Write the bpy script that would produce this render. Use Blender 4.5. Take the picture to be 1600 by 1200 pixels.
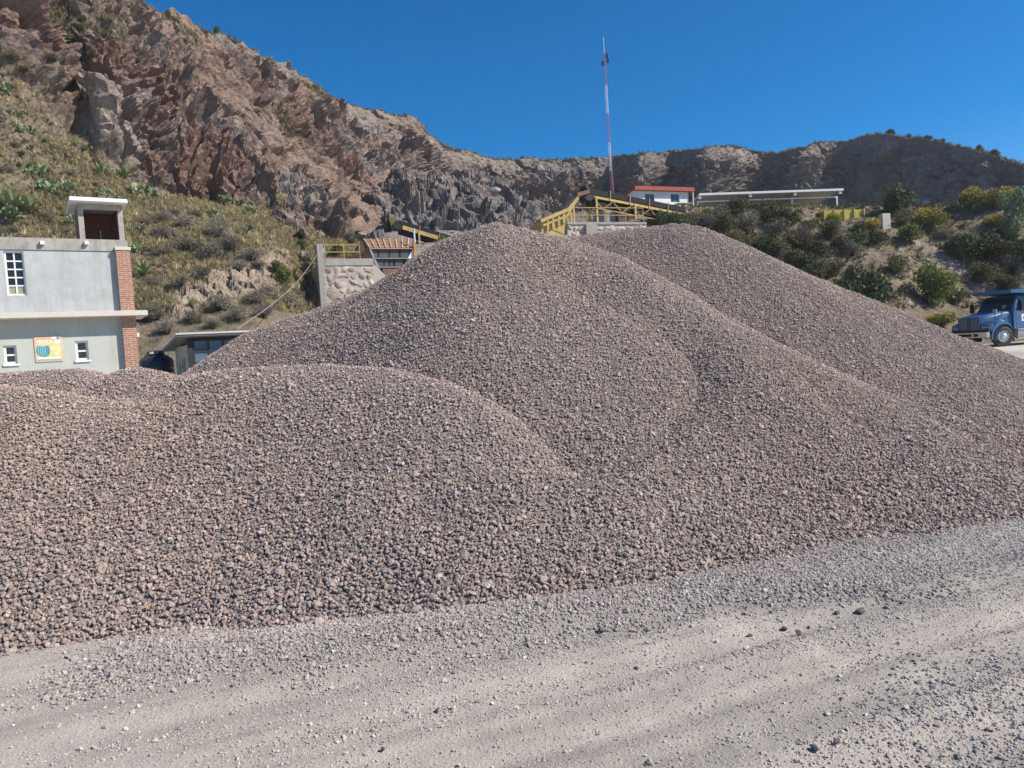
import bpy, bmesh, math, random
import numpy as np
from mathutils import Vector, Matrix

for o in list(bpy.data.objects):
    bpy.data.objects.remove(o)
scene = bpy.context.scene
COL = scene.collection
R = math.radians
random.seed(7)
RNG = np.random.default_rng(11)

# ------------------------------------------------------------------ camera
F_PX = 1150.0                      # focal length in pixels of the 1600x1200 photograph
CAM = Vector((0.0, 0.0, 1.55))
ROLL, PITCH = R(3.6), R(-2.6)
cam_d = bpy.data.cameras.new('camera')
cam_d.sensor_width = 36.0
cam_d.lens = 36.0 * F_PX / 1600.0
cam_d.clip_start = 0.05
cam_d.clip_end = 3000.0
cam = bpy.data.objects.new('camera', cam_d)
COL.objects.link(cam)
FW = Vector((0, math.cos(PITCH), math.sin(PITCH)))
R0 = Vector((1, 0, 0))
U0 = R0.cross(FW)
RT = R0 * math.cos(ROLL) - U0 * math.sin(ROLL)
UP = U0 * math.cos(ROLL) + R0 * math.sin(ROLL)
# vertical things lean to the left in the photograph: the camera is turned clockwise
m = Matrix(((RT.x, UP.x, -FW.x, CAM.x), (RT.y, UP.y, -FW.y, CAM.y), (RT.z, UP.z, -FW.z, CAM.z), (0, 0, 0, 1)))
cam.matrix_world = m
scene.camera = cam

def ray(px, py):
    return FW + RT * ((px - 800.0) / F_PX) + UP * ((600.0 - py) / F_PX)

def at(px, py, depth):
    """point seen at photo pixel (px,py) whose world y is depth"""
    r = ray(px, py)
    return CAM + r * (depth / r.y)

def atz(px, py, z):
    r = ray(px, py)
    return CAM + r * ((z - CAM.z) / r.z)

def proj(P):
    """world (N,3) -> photo pixels"""
    P = np.asarray(P, float) - np.array(CAM)
    zc = P @ np.array(FW)
    zc = np.where(zc < 0.05, 0.05, zc)
    return 800 + F_PX * (P @ np.array(RT)) / zc, 600 - F_PX * (P @ np.array(UP)) / zc

# ------------------------------------------------------------------ sky, sun, exposure
SUN_DIR = Vector((0.74, -0.15, 0.655)).normalized()
world = bpy.data.worlds.new('World')
scene.world = world
world.use_nodes = True
wn = world.node_tree
wn.nodes.clear()
w_out = wn.nodes.new('ShaderNodeOutputWorld')
w_bg = wn.nodes.new('ShaderNodeBackground')
w_sky = wn.nodes.new('ShaderNodeTexSky')
w_sky.sky_type = 'NISHITA'
w_sky.sun_disc = False
w_sky.sun_elevation = math.asin(SUN_DIR.z)
w_sky.sun_rotation = math.atan2(SUN_DIR.x, SUN_DIR.y)
w_sky.altitude = 2000
w_sky.air_density = 1.0
w_sky.dust_density = 0.7
w_sky.ozone_density = 3.0
w_bg.inputs['Strength'].default_value = 0.105
w_hsv = wn.nodes.new('ShaderNodeHueSaturation')
w_hsv.inputs['Saturation'].default_value = 1.5
wn.links.new(w_sky.outputs[0], w_hsv.inputs['Color'])
wn.links.new(w_hsv.outputs[0], w_bg.inputs['Color'])
wn.links.new(w_bg.outputs[0], w_out.inputs['Surface'])

sun_d = bpy.data.lights.new('sun', 'SUN')
sun_d.energy = 5.0
sun_d.angle = R(0.53)
sun_d.color = (1.0, 0.915, 0.80)
sun = bpy.data.objects.new('sun', sun_d)
COL.objects.link(sun)
sun.location = (30, -10, 40)
sun.rotation_euler = SUN_DIR.to_track_quat('Z', 'Y').to_euler()

scene.view_settings.view_transform = 'Standard'
scene.view_settings.look = 'None'
scene.view_settings.exposure = 0.46
scene.view_settings.gamma = 1.0
scene.view_settings.use_curve_mapping = False

# ------------------------------------------------------------------ helpers
def tag(o, label=None, cat=None, group=None, kind=None):
    if label: o['label'] = label
    if cat: o['category'] = cat
    if group: o['group'] = group
    if kind: o['kind'] = kind
    return o

def link(o, parent=None):
    COL.objects.link(o)
    if parent is not None:
        o.parent = parent
        o.matrix_parent_inverse = parent.matrix_basis.inverted()
    return o

def empty(name, loc=(0, 0, 0), rz=0.0):
    o = bpy.data.objects.new(name, None)
    o.empty_display_size = 0.2
    o.location = loc
    o.rotation_euler = (0, 0, rz)
    COL.objects.link(o)
    return o

def np_mesh(name, V, Fq, mat=None, smooth=False, cols=None, mats=None):
    """mesh from vertex array and an (n,4) or (n,3) face array"""
    me = bpy.data.meshes.new(name)
    V = np.asarray(V, np.float32); Fq = np.asarray(Fq, np.int32)
    k = Fq.shape[1]
    me.vertices.add(len(V)); me.vertices.foreach_set('co', V.ravel())
    me.loops.add(Fq.size); me.loops.foreach_set('vertex_index', Fq.ravel())
    me.polygons.add(len(Fq))
    me.polygons.foreach_set('loop_start', np.arange(0, Fq.size, k, dtype=np.int32))
    if smooth:
        me.polygons.foreach_set('use_smooth', np.ones(len(Fq), bool))
    else:
        me.polygons.foreach_set('use_smooth', np.zeros(len(Fq), bool))
    me.update(calc_edges=True)
    if cols is not None:
        a = me.attributes.new('col', 'FLOAT_COLOR', 'POINT')
        c = np.ones((len(V), 4), np.float32); c[:, :3] = cols
        a.data.foreach_set('color', c.ravel())
    if mat: me.materials.append(mat)
    return me

def grid_faces(nr, nc):
    i = np.arange(nr * nc).reshape(nr, nc)
    return np.stack([i[:-1, :-1], i[:-1, 1:], i[1:, 1:], i[1:, :-1]], -1).reshape(-1, 4)

_GT = np.random.default_rng(3).normal(size=(256, 3)); _GT /= np.linalg.norm(_GT, axis=1)[:, None]
def pnoise(p, seed=0):
    p = np.asarray(p, float)
    i = np.floor(p).astype(np.int64); f = p - i
    u = f * f * f * (f * (f * 6 - 15) + 10)
    out = np.zeros(len(p))
    for dx in (0, 1):
        for dy in (0, 1):
            for dz in (0, 1):
                h = ((i[:, 0] + dx) * 73856093) ^ ((i[:, 1] + dy) * 19349663) ^ ((i[:, 2] + dz) * 83492791) ^ (seed * 2654435761)
                h = (h ^ (h >> 13)) * 1274126177
                h = (h ^ (h >> 16)) & 255
                g = _GT[h]
                d = g[:, 0] * (f[:, 0] - dx) + g[:, 1] * (f[:, 1] - dy) + g[:, 2] * (f[:, 2] - dz)
                w = (u[:, 0] if dx else 1 - u[:, 0]) * (u[:, 1] if dy else 1 - u[:, 1]) * (u[:, 2] if dz else 1 - u[:, 2])
                out += w * d
    return out * 1.6

def fbm(p, octv=4, seed=0, gain=0.5, lac=2.03):
    p = np.asarray(p, float); a = 1.0; s = np.zeros(len(p)); t = 0
    for k in range(octv):
        s += a * pnoise(p, seed + k * 17); t += a; a *= gain; p = p * lac
    return s / t

def ridged(p, octv=4, seed=0, gain=0.5, lac=2.05):
    p = np.asarray(p, float); a = 1.0; s = np.zeros(len(p)); t = 0
    for k in range(octv):
        s += a * (1 - np.abs(pnoise(p, seed + k * 31)) * 1.6); t += a; a *= gain; p = p * lac
    return s / t

def sstep(a, b, x):
    t = np.clip((x - a) / (b - a), 0, 1)
    return t * t * (3 - 2 * t)

# ------------------------------------------------------------------ materials
MAT = {}
def mat_base(name):
    m = bpy.data.materials.new(name); m.use_nodes = True
    nt = m.node_tree
    b = nt.nodes['Principled BSDF']
    MAT[name] = m
    return m, nt, b

def lk(nt, a, b): nt.links.new(a, b)

def coords(nt, kind='Object', scale=1.0):
    tc = nt.nodes.new('ShaderNodeTexCoord')
    return tc.outputs[kind]

def noise(nt, vec, scale, detail=4, rough=0.55):
    n = nt.nodes.new('ShaderNodeTexNoise')
    n.inputs['Scale'].default_value = scale; n.inputs['Detail'].default_value = detail
    n.inputs['Roughness'].default_value = rough
    if vec is not None: lk(nt, vec, n.inputs['Vector'])
    return n.outputs['Fac']

def ramp(nt, fac, stops):
    r = nt.nodes.new('ShaderNodeValToRGB')
    el = r.color_ramp.elements
    while len(el) > 1: el.remove(el[-1])
    el[0].position = stops[0][0]; el[0].color = (*stops[0][1], 1)
    for p, c in stops[1:]:
        e = el.new(p); e.color = (*c, 1)
    lk(nt, fac, r.inputs['Fac'])
    return r.outputs['Color']

def mix(nt, fac, a, b, mode='MIX'):
    n = nt.nodes.new('ShaderNodeMix'); n.data_type = 'RGBA'; n.blend_type = mode
    if isinstance(fac, (int, float)): n.inputs[0].default_value = fac
    else: lk(nt, fac, n.inputs[0])
    for s, v in ((n.inputs[6], a), (n.inputs[7], b)):
        if isinstance(v, tuple): s.default_value = (*v, 1)
        else: lk(nt, v, s)
    return n.outputs[2]

def bump(nt, b, h, strength=0.3, dist=0.02):
    n = nt.nodes.new('ShaderNodeBump')
    n.inputs['Strength'].default_value = strength; n.inputs['Distance'].default_value = dist
    lk(nt, h, n.inputs['Height']); lk(nt, n.outputs[0], b.inputs['Normal'])

def simple(name, col, rough=0.7, metal=0.0, var=0.25, scale=3.0, bmp=0.15, bdist=0.01, dirt=None, spec=0.3, streak=None):
    """painted / cast surface with mottling and a little relief"""
    m, nt, b = mat_base(name)
    v = coords(nt)
    n1 = noise(nt, v, scale, 6, 0.6)
    n2 = noise(nt, v, scale * 7, 4, 0.6)
    lo = tuple(c * (1 - var) for c in col); hi = tuple(min(1, c * (1 + var)) for c in col)
    c = ramp(nt, n1, [(0.3, lo), (0.7, hi)])
    c = mix(nt, 0.35, c, ramp(nt, n2, [(0.3, lo), (0.7, hi)]))
    if dirt:
        n3 = noise(nt, v, scale * 1.7, 8, 0.7)
        f = ramp(nt, n3, [(0.48, (0, 0, 0)), (0.68, (1, 1, 1))])
        c = mix(nt, f, c, dirt)
    if streak:                                       # rain streaks and blotches running down the surface
        mp = nt.nodes.new('ShaderNodeMapping'); mp.inputs['Scale'].default_value = (2.6, 2.6, .22); lk(nt, v, mp.inputs['Vector'])
        f = ramp(nt, noise(nt, mp.outputs[0], 1.6, 8, .7), [(.5, (0, 0, 0)), (.75, (.7, .7, .7))])
        c = mix(nt, f, c, streak)
    lk(nt, c, b.inputs['Base Color'])
    b.inputs['Roughness'].default_value = rough; b.inputs['Metallic'].default_value = metal
    b.inputs['Specular IOR Level'].default_value = spec
    if bmp: bump(nt, b, n2, bmp, bdist)
    return m

def mat_vcol(name, rough=0.9, nscale=1.5, bstr=0.6, bdist=0.1, amp=0.35, extra=8.0):
    """vertex colours for the kind of rock or soil, with grain and relief from noise"""
    m, nt, b = mat_base(name)
    v = coords(nt)
    a = nt.nodes.new('ShaderNodeAttribute'); a.attribute_name = 'col'
    n1 = noise(nt, v, nscale, 8, 0.65); n2 = noise(nt, v, nscale * extra, 6, 0.7)
    g = ramp(nt, n1, [(0.25, (1 - amp,) * 3), (0.75, (1 + amp,) * 3)])
    g2 = ramp(nt, n2, [(0.25, (1 - amp,) * 3), (0.75, (1 + amp,) * 3)])
    c = mix(nt, 1.0, a.outputs['Color'], g, 'MULTIPLY'); c = mix(nt, 0.8, c, g2, 'MULTIPLY')
    lk(nt, c, b.inputs['Base Color'])
    b.inputs['Roughness'].default_value = rough; b.inputs['Specular IOR Level'].default_value = 0.15
    ad = nt.nodes.new('ShaderNodeMath'); ad.operation = 'ADD'
    lk(nt, n1, ad.inputs[0]); lk(nt, n2, ad.inputs[1])
    bump(nt, b, ad.outputs[0], bstr, bdist)
    return m

def mat_instanced(name, rough=0.85, nscale=40.0, amp=0.25, bstr=0.3, bdist=0.004):
    """colour of each stone or tuft comes from the scatter point it stands on"""
    m, nt, b = mat_base(name)
    a = nt.nodes.new('ShaderNodeAttribute'); a.attribute_name = 'tint'; a.attribute_type = 'INSTANCER'
    n = noise(nt, coords(nt, 'Object'), nscale, 4, 0.6)
    g = ramp(nt, n, [(0.25, (1 - amp,) * 3), (0.75, (1 + amp,) * 3)])
    lk(nt, mix(nt, 1.0, a.outputs['Color'], g, 'MULTIPLY'), b.inputs['Base Color'])
    b.inputs['Roughness'].default_value = rough; b.inputs['Specular IOR Level'].default_value = 0.2
    if bstr: bump(nt, b, n, bstr, bdist)
    return m

M_STONE = mat_instanced('gravel_stone', nscale=1.5, amp=0.22, bstr=0.25, bdist=0.1)
M_DUST = mat_vcol('road_dust', nscale=4.0, bstr=1.0, bdist=0.016, amp=0.16, extra=18.0)
M_FINES = simple('heap_fines', (0.24, 0.20, 0.18), 0.95, var=0.4, scale=25, bmp=0.6, bdist=0.02)

# ------------------------------------------------------------------ scatter (stones, grass tufts)
def scatter_group(name, collection):
    ng = bpy.data.node_groups.new(name, 'GeometryNodeTree')
    ng.interface.new_socket('Geometry', in_out='INPUT', socket_type='NodeSocketGeometry')
    ng.interface.new_socket('Geometry', in_out='OUTPUT', socket_type='NodeSocketGeometry')
    N = ng.nodes; gi = N.new('NodeGroupInput'); go = N.new('NodeGroupOutput')
    iop = N.new('GeometryNodeInstanceOnPoints'); ci = N.new('GeometryNodeCollectionInfo')
    ci.inputs['Collection'].default_value = collection
    ci.inputs['Separate Children'].default_value = True; ci.inputs['Reset Children'].default_value = True
    iop.inputs['Pick Instance'].default_value = True
    def attr(nm, ty):
        n = N.new('GeometryNodeInputNamedAttribute'); n.data_type = ty
        n.inputs['Name'].default_value = nm
        return n.outputs['Attribute']
    L = ng.links.new
    L(gi.outputs[0], iop.inputs['Points']); L(ci.outputs[0], iop.inputs['Instance'])
    L(attr('idx', 'INT'), iop.inputs['Instance Index'])
    L(attr('rot', 'FLOAT_VECTOR'), iop.inputs['Rotation'])
    L(attr('scl', 'FLOAT_VECTOR'), iop.inputs['Scale'])
    L(iop.outputs[0], go.inputs[0])
    return ng

def scatter_obj(name, P, rot, scl, idx, tint, ng, parent=None):
    me = bpy.data.meshes.new(name)
    n = len(P)
    me.vertices.add(n); me.vertices.foreach_set('co', np.asarray(P, np.float32).ravel())
    for nm, ty, arr, fld in (('rot', 'FLOAT_VECTOR', rot, 'vector'), ('scl', 'FLOAT_VECTOR', scl, 'vector'), ('idx', 'INT', idx, 'value')):
        a = me.attributes.new(nm, ty, 'POINT')
        a.data.foreach_set(fld, np.asarray(arr, np.int32 if ty == 'INT' else np.float32).ravel())
    a = me.attributes.new('tint', 'FLOAT_COLOR', 'POINT')
    c = np.ones((n, 4), np.float32); c[:, :3] = tint; a.data.foreach_set('color', c.ravel())
    o = bpy.data.objects.new(name, me); link(o, parent)
    md = o.modifiers.new('scatter', 'NODES'); md.node_group = ng
    return o

def make_rock_mesh(name, seed, sub=1, cuts=9, squash=(1, .78, .6), mat=None, rough=0.0):
    rg = np.random.default_rng(seed)
    bm = bmesh.new(); bmesh.ops.create_icosphere(bm, subdivisions=sub, radius=0.5)
    planes = []
    for _ in range(cuts):
        d = rg.normal(size=3); d /= np.linalg.norm(d); planes.append((d, rg.uniform(0.22, 0.40)))
    for v in bm.verts:
        p = np.array(v.co)
        for d, k in planes:
            e = p @ d - k
            if e > 0: p = p - d * e
        p = p * np.array(squash) * rg.uniform(1 - rough, 1 + rough)
        v.co = Vector(p)
    me = bpy.data.meshes.new(name); bm.to_mesh(me); bm.free()
    if mat: me.materials.append(mat)
    return me

stone_coll = bpy.data.collections.new('stone_shapes')
for k in range(12):
    sq = [(1, .8, .62), (1, .7, .5), (1, .9, .75), (1.1, .65, .55)][k % 4]
    o = bpy.data.objects.new('stone_shape_%02d' % k, make_rock_mesh('stone_shape', 100 + k, 1, 8, sq, M_STONE))
    stone_coll.objects.link(o)
NG_STONE = scatter_group('stone_scatter', stone_coll)
# ------------------------------------------------------------------ ground: dusty yard with tyre tracks
RD = np.array([0.93, 0.36]); RD /= np.linalg.norm(RD); RN = np.array([-RD[1], RD[0]])   # road direction and its left normal
def toe_dist(x, y):
    """distance across the road (metres) from the foot of the heaps, negative towards the camera"""
    px = np.array([-9, -3.2, -2.2, -1.0, 0.0, 1.2, 2.4, 3.3, 4.4, 6.0, 10.0])
    py = np.array([3.6, 4.15, 4.45, 4.55, 4.75, 5.05, 5.1, 5.35, 6.0, 6.9, 8.6])
    return y - np.interp(x, px, py)

def road_coords(x, y):
    return x * RD[0] + y * RD[1], x * RN[0] + y * RN[1]

TRACKS = [(1.12, .07, .014), (1.27, .07, .012), (2.02, .07, .014), (2.36, .075, .014), (2.78, .07, .013), (3.2, .08, .014), (0.72, .08, .012), (1.62, .07, .012), (0.95, .16, .022), (1.42, .12, .02), (1.85, .17, .03), (2.2, .10, .02), (2.62, .18, .03), (3.0, .12, .022), (3.45, .15, .02), (0.4, .2, .02)]
def ground_z(x, y):
    u, v = road_coords(x, y)
    w = sstep(16, 9, np.hypot(x, y))
    P = np.stack([u * .25, v * 1.0, 0 * u], -1)
    vv = v + 0.035 * fbm(np.stack([u * .35, v * .2, 0 * u], -1), 2, 5)
    z = 0.022 * fbm(np.stack([x * .8, y * .8, 0 * x], -1), 3, 2)
    for c, s, dpt in TRACKS:
        t = (vv - c) / s
        z += -dpt * np.exp(-t * t) + dpt * 0.6 * np.exp(-(np.abs(t) - 1.7) ** 2 / 0.35)
    z += 0.010 * fbm(np.stack([u * 1.2, v * 9, 0 * u], -1), 3, 9)
    z += 0.006 * fbm(np.stack([x * 22, y * 22, 0 * x], -1), 3, 21)
    # low lip of spilled gravel in front of the heaps
    t = toe_dist(x, y)
    lip = 0.085 * np.exp(-((t + 0.62) / 0.30) ** 2) * sstep(-2.6, -1.8, x) * sstep(2.6, 1.4, x)
    lip += 0.05 * sstep(-0.5, 0.2, t)
    return (z + lip) * w

def axis(a0, a1, step, far, grow=1.25):
    c = list(np.arange(a0, a1, step))
    s = step
    while c[-1] < far: s *= grow; c.append(c[-1] + s)
    s = step
    while c[0] > -far: s *= grow; c.insert(0, c[0] - s)
    return np.array(c)
gx = axis(-6.0, 7.5, 0.035, 420); gy = axis(0.8, 8.6, 0.035, 420)
GX, GY = np.meshgrid(gx, gy)
gz = ground_z(GX.ravel(), GY.ravel())
u, v = road_coords(GX.ravel(), GY.ravel())
n1 = fbm(np.stack([u * .16, (v + .035 * fbm(np.stack([u * .35, v * .2, 0 * u], -1), 2, 5)) * 5.0, 0 * u], -1), 4, 41, .65)
n2 = fbm(np.stack([GX.ravel() * 1.3, GY.ravel() * 1.3, 0 * u], -1), 4, 43)
base = np.array([0.50, 0.447, 0.385]); grey = np.array([0.345, 0.315, 0.280]); pale = np.array([0.59, 0.54, 0.475])
t = toe_dist(GX.ravel(), GY.ravel())
fg = np.clip(sstep(-.14, .24, n1) * .75 + sstep(-1.2, -.8, t) * sstep(-2.7, -1.9, GX.ravel()) * sstep(2.9, 2.0, GX.ravel()) * .9, 0, 1)[:, None]
gc = base * (1 - fg) + grey * fg
fp = (sstep(.05, .45, n2) * .6)[:, None]
gc = gc * (1 - fp) + pale * fp
ground = bpy.data.objects.new('ground', np_mesh('ground', np.stack([GX.ravel(), GY.ravel(), gz], -1), grid_faces(len(gy), len(gx)), M_DUST, True, gc))
link(ground); tag(ground, kind='structure')

# ------------------------------------------------------------------ gravel heaps
def ridge(pts, n=26):
    """samples along a crest: x, y, z and the slope of its flanks"""
    pts = np.array(pts, float)
    seg = np.linalg.norm(np.diff(pts, axis=0), axis=1); s = np.r_[0, np.cumsum(seg)]
    q = np.linspace(0, s[-1], n)
    return np.stack([np.interp(q, s, pts[:, k]) for k in range(pts.shape[1])], -1)

def px_ridge(lst, rr=.16):
    return [(*at(q[0], q[1], q[2]), q[3], rr) for q in lst]

HEAPS = {
    'main': dict(ridges=[px_ridge([(772, 346, 9.6, .71), (872, 366, 9.35, .84), (945, 387, 9.2, .90), (1010, 428, 8.95, .82), (1100, 492, 8.55, .56), (1170, 533, 8.3, .52), (1300, 582, 7.9, .57), (1450, 637, 7.4, .64), (1600, 696, 6.95, .80), (1800, 766, 6.6, .80)]),
                         px_ridge([(1090, 494, 8.50, .66), (1135, 560, 7.45, .68), (1110, 622, 6.75, .68), (1040, 682, 6.15, .72), (960, 724, 5.70, .76), (895, 744, 5.45, .80), (850, 742, 5.40, .84), (800, 735, 5.42, .84)], .35),
                         px_ridge([(772, 346, 9.6, .70), (700, 372, 9.8, .70), (600, 441, 10.1, .70), (500, 481, 10.2, .70), (400, 511, 10.1, .70), (330, 560, 9.8, .70), (280, 592, 9.6, .70)])], rr=.16),
    'rear': dict(ridges=[px_ridge([(880, 370, 12.4, .66), (960, 359, 12.4, .66), (1045, 349, 12.3, .66), (1085, 353, 12.2, .66), (1300, 445, 11.8, .66), (1500, 529, 11.3, .66), (1600, 566, 11.0, .66), (1720, 612, 10.6, .66), (1800, 652, 10.3, .66)])], rr=.22),
    'front': dict(ridges=[px_ridge([(235, 592, 7.1, .65), (280, 588, 7.0, .65), (350, 576, 6.85, .65), (480, 568, 6.65, .67), (600, 573, 6.5, .70), (690, 597, 6.28, .78), (745, 622, 6.1, .86)]),
                          px_ridge([(162, 592, 7.5, .71), (200, 573, 7.3, .71), (250, 582, 7.15, .71), (290, 590, 7.0, .71)])], rr=.13),
    'left': dict(ridges=[px_ridge([(-350, 605, 6.6, .63), (-100, 598, 6.5, .63), (0, 600, 6.4, .63), (70, 612, 6.3, .63), (112, 626, 6.25, .64), (150, 642, 6.15, .66)])], rr=.16),
    'low': dict(ridges=[px_ridge([(-350, 600, 8.9, .62), (-100, 588, 8.8, .62), (0, 583, 8.6, .62), (60, 577, 8.6, .62), (110, 575, 8.6, .62), (135, 579, 8.5, .62)])], rr=.25),
}
for k, h in HEAPS.items():
    h['pts'] = np.concatenate([ridge(r_, 44) for r_ in h['ridges']])
    h['lo'] = h['pts'].min(0); h['hi'] = h['pts'].max(0)

def heap_z_exact(key, x, y):
    h = HEAPS[key]; z = np.full(len(x), -9.0)
    # wobble of the plan so that feet and crests are not ruled lines
    wx = x + .14 * fbm(np.stack([x * .7, y * .7, 0 * x + 3], -1), 2, 61)
    wy = y + .14 * fbm(np.stack([x * .7, y * .7, 0 * x + 9], -1), 2, 62)
    for p in h['pts']:
        d = np.sqrt((wx - p[0]) ** 2 + (wy - p[1]) ** 2 + p[4] ** 2) - p[4]
        z = np.maximum(z, p[2] - .012 - p[3] * d)
    # slope eases out towards the toe
    z = np.where(z < .30, .30 - (.30 - z) * .88, z)
    z += .030 * fbm(np.stack([x * 2.2, y * 2.2, 0 * x], -1), 3, 71) + .012 * fbm(np.stack([x * 8, y * 8, 0 * x], -1), 2, 73)
    return z

for key, h in HEAPS.items():                 # heights on a lattice, read back by bilinear lookup
    ex = (h['hi'][2] + .2) / .62 / .78
    h['x0'], h['y0'] = h['lo'][0] - ex, h['lo'][1] - ex
    nx, ny = int((h['hi'][0] + ex - h['x0']) / .045) + 2, int((h['hi'][1] + ex - h['y0']) / .045) + 2
    X, Y = np.meshgrid(h['x0'] + .045 * np.arange(nx), h['y0'] + .045 * np.arange(ny))
    h['lat'] = heap_z_exact(key, X.ravel(), Y.ravel()).reshape(ny, nx); h['X'], h['Y'] = X, Y

def heap_z(key, x, y):
    h = HEAPS[key]; L = h['lat']
    a = (np.asarray(x) - h['x0']) / .045; b = (np.asarray(y) - h['y0']) / .045
    out = (a < 0) | (b < 0) | (a > L.shape[1] - 1.01) | (b > L.shape[0] - 1.01)
    a = np.clip(a, 0, L.shape[1] - 1.01); b = np.clip(b, 0, L.shape[0] - 1.01)
    i, j = a.astype(int), b.astype(int); f, g = a - i, b - j
    z = (L[j, i] * (1 - f) + L[j, i + 1] * f) * (1 - g) + (L[j + 1, i] * (1 - f) + L[j + 1, i + 1] * f) * g
    return np.where(out, -9.0, z)

# gravel slides into the creases between heaps that touch: a soft union, the same on both sides
_add = {k: np.zeros_like(h['lat']) for k, h in HEAPS.items()}
for a_, b_, kk in (('left', 'front', .62), ('front', 'main', .50), ('left', 'low', .3), ('front', 'low', .3)):
    for p_, q_ in ((a_, b_), (b_, a_)):
        h = HEAPS[p_]; zq = heap_z(q_, h['X'].ravel(), h['Y'].ravel()).reshape(h['lat'].shape)
        hh = np.clip(kk - np.abs(h['lat'] - zq), 0, None) * sstep(-.25, .15, np.minimum(h['lat'], zq)) * (sstep(5.75, 5.15, h['Y']) if 'main' in (a_, b_) else sstep(7.2, 6.2, h['Y']))
        _add[p_] = np.maximum(_add[p_], hh * hh / (4 * kk))
for k in HEAPS: HEAPS[k]['lat'] = HEAPS[k]['lat'] + _add[k]

def lie_on(nrm, jitter, rg=RNG):
    """Euler angles that turn each stone about its normal and rock it by jitter radians"""
    n = len(nrm); w = nrm + rg.normal(0, jitter, (n, 3)); w /= np.linalg.norm(w, axis=1)[:, None]
    a = rg.normal(size=(n, 3)); a -= (a * w).sum(1)[:, None] * w; a /= np.linalg.norm(a, axis=1)[:, None]
    b = np.cross(w, a)
    return np.stack([np.arctan2(b[:, 2], w[:, 2]), -np.arcsin(np.clip(a[:, 2], -1, 1)), np.arctan2(a[:, 1], a[:, 0])], -1)

HEAP_LABEL = {
    'main': 'largest heap of crushed pinkish grey gravel, its crest running down towards the road',
    'rear': 'tall rounded gravel heap behind the largest one, nearest to the blue truck',
    'front': 'rounded gravel mound overlapping the front of the largest heap',
    'left': 'coarse brownish gravel mound with its foot on the bare dusty patch of road',
    'low': 'low gravel heap lying against the wall of the two storey building',
}
PAL = np.array([[.330, .272, .235], [.300, .250, .215], [.265, .240, .215], [.360, .300, .258], [.225, .190, .165], [.285, .277, .262], [.42, .37, .325], [.19, .165, .15]])
PW = np.array([.28, .24, .17, .12, .08, .07, .02, .02])
def stone_tints(n, warm=0.0, rg=RNG):
    c = PAL[rg.choice(len(PAL), n, p=PW)] * rg.uniform(.92, 1.22, (n, 1))
    c = c * np.array([1.03, .985, .995]) * np.array([1 + .05 * warm, 1 - .01 * warm, 1 - .06 * warm])
    return c

def in_view(P, margin):
    a, b = proj(P)
    return (a > -margin) & (a < 1600 + margin) & (b < 1200 + margin)

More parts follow.
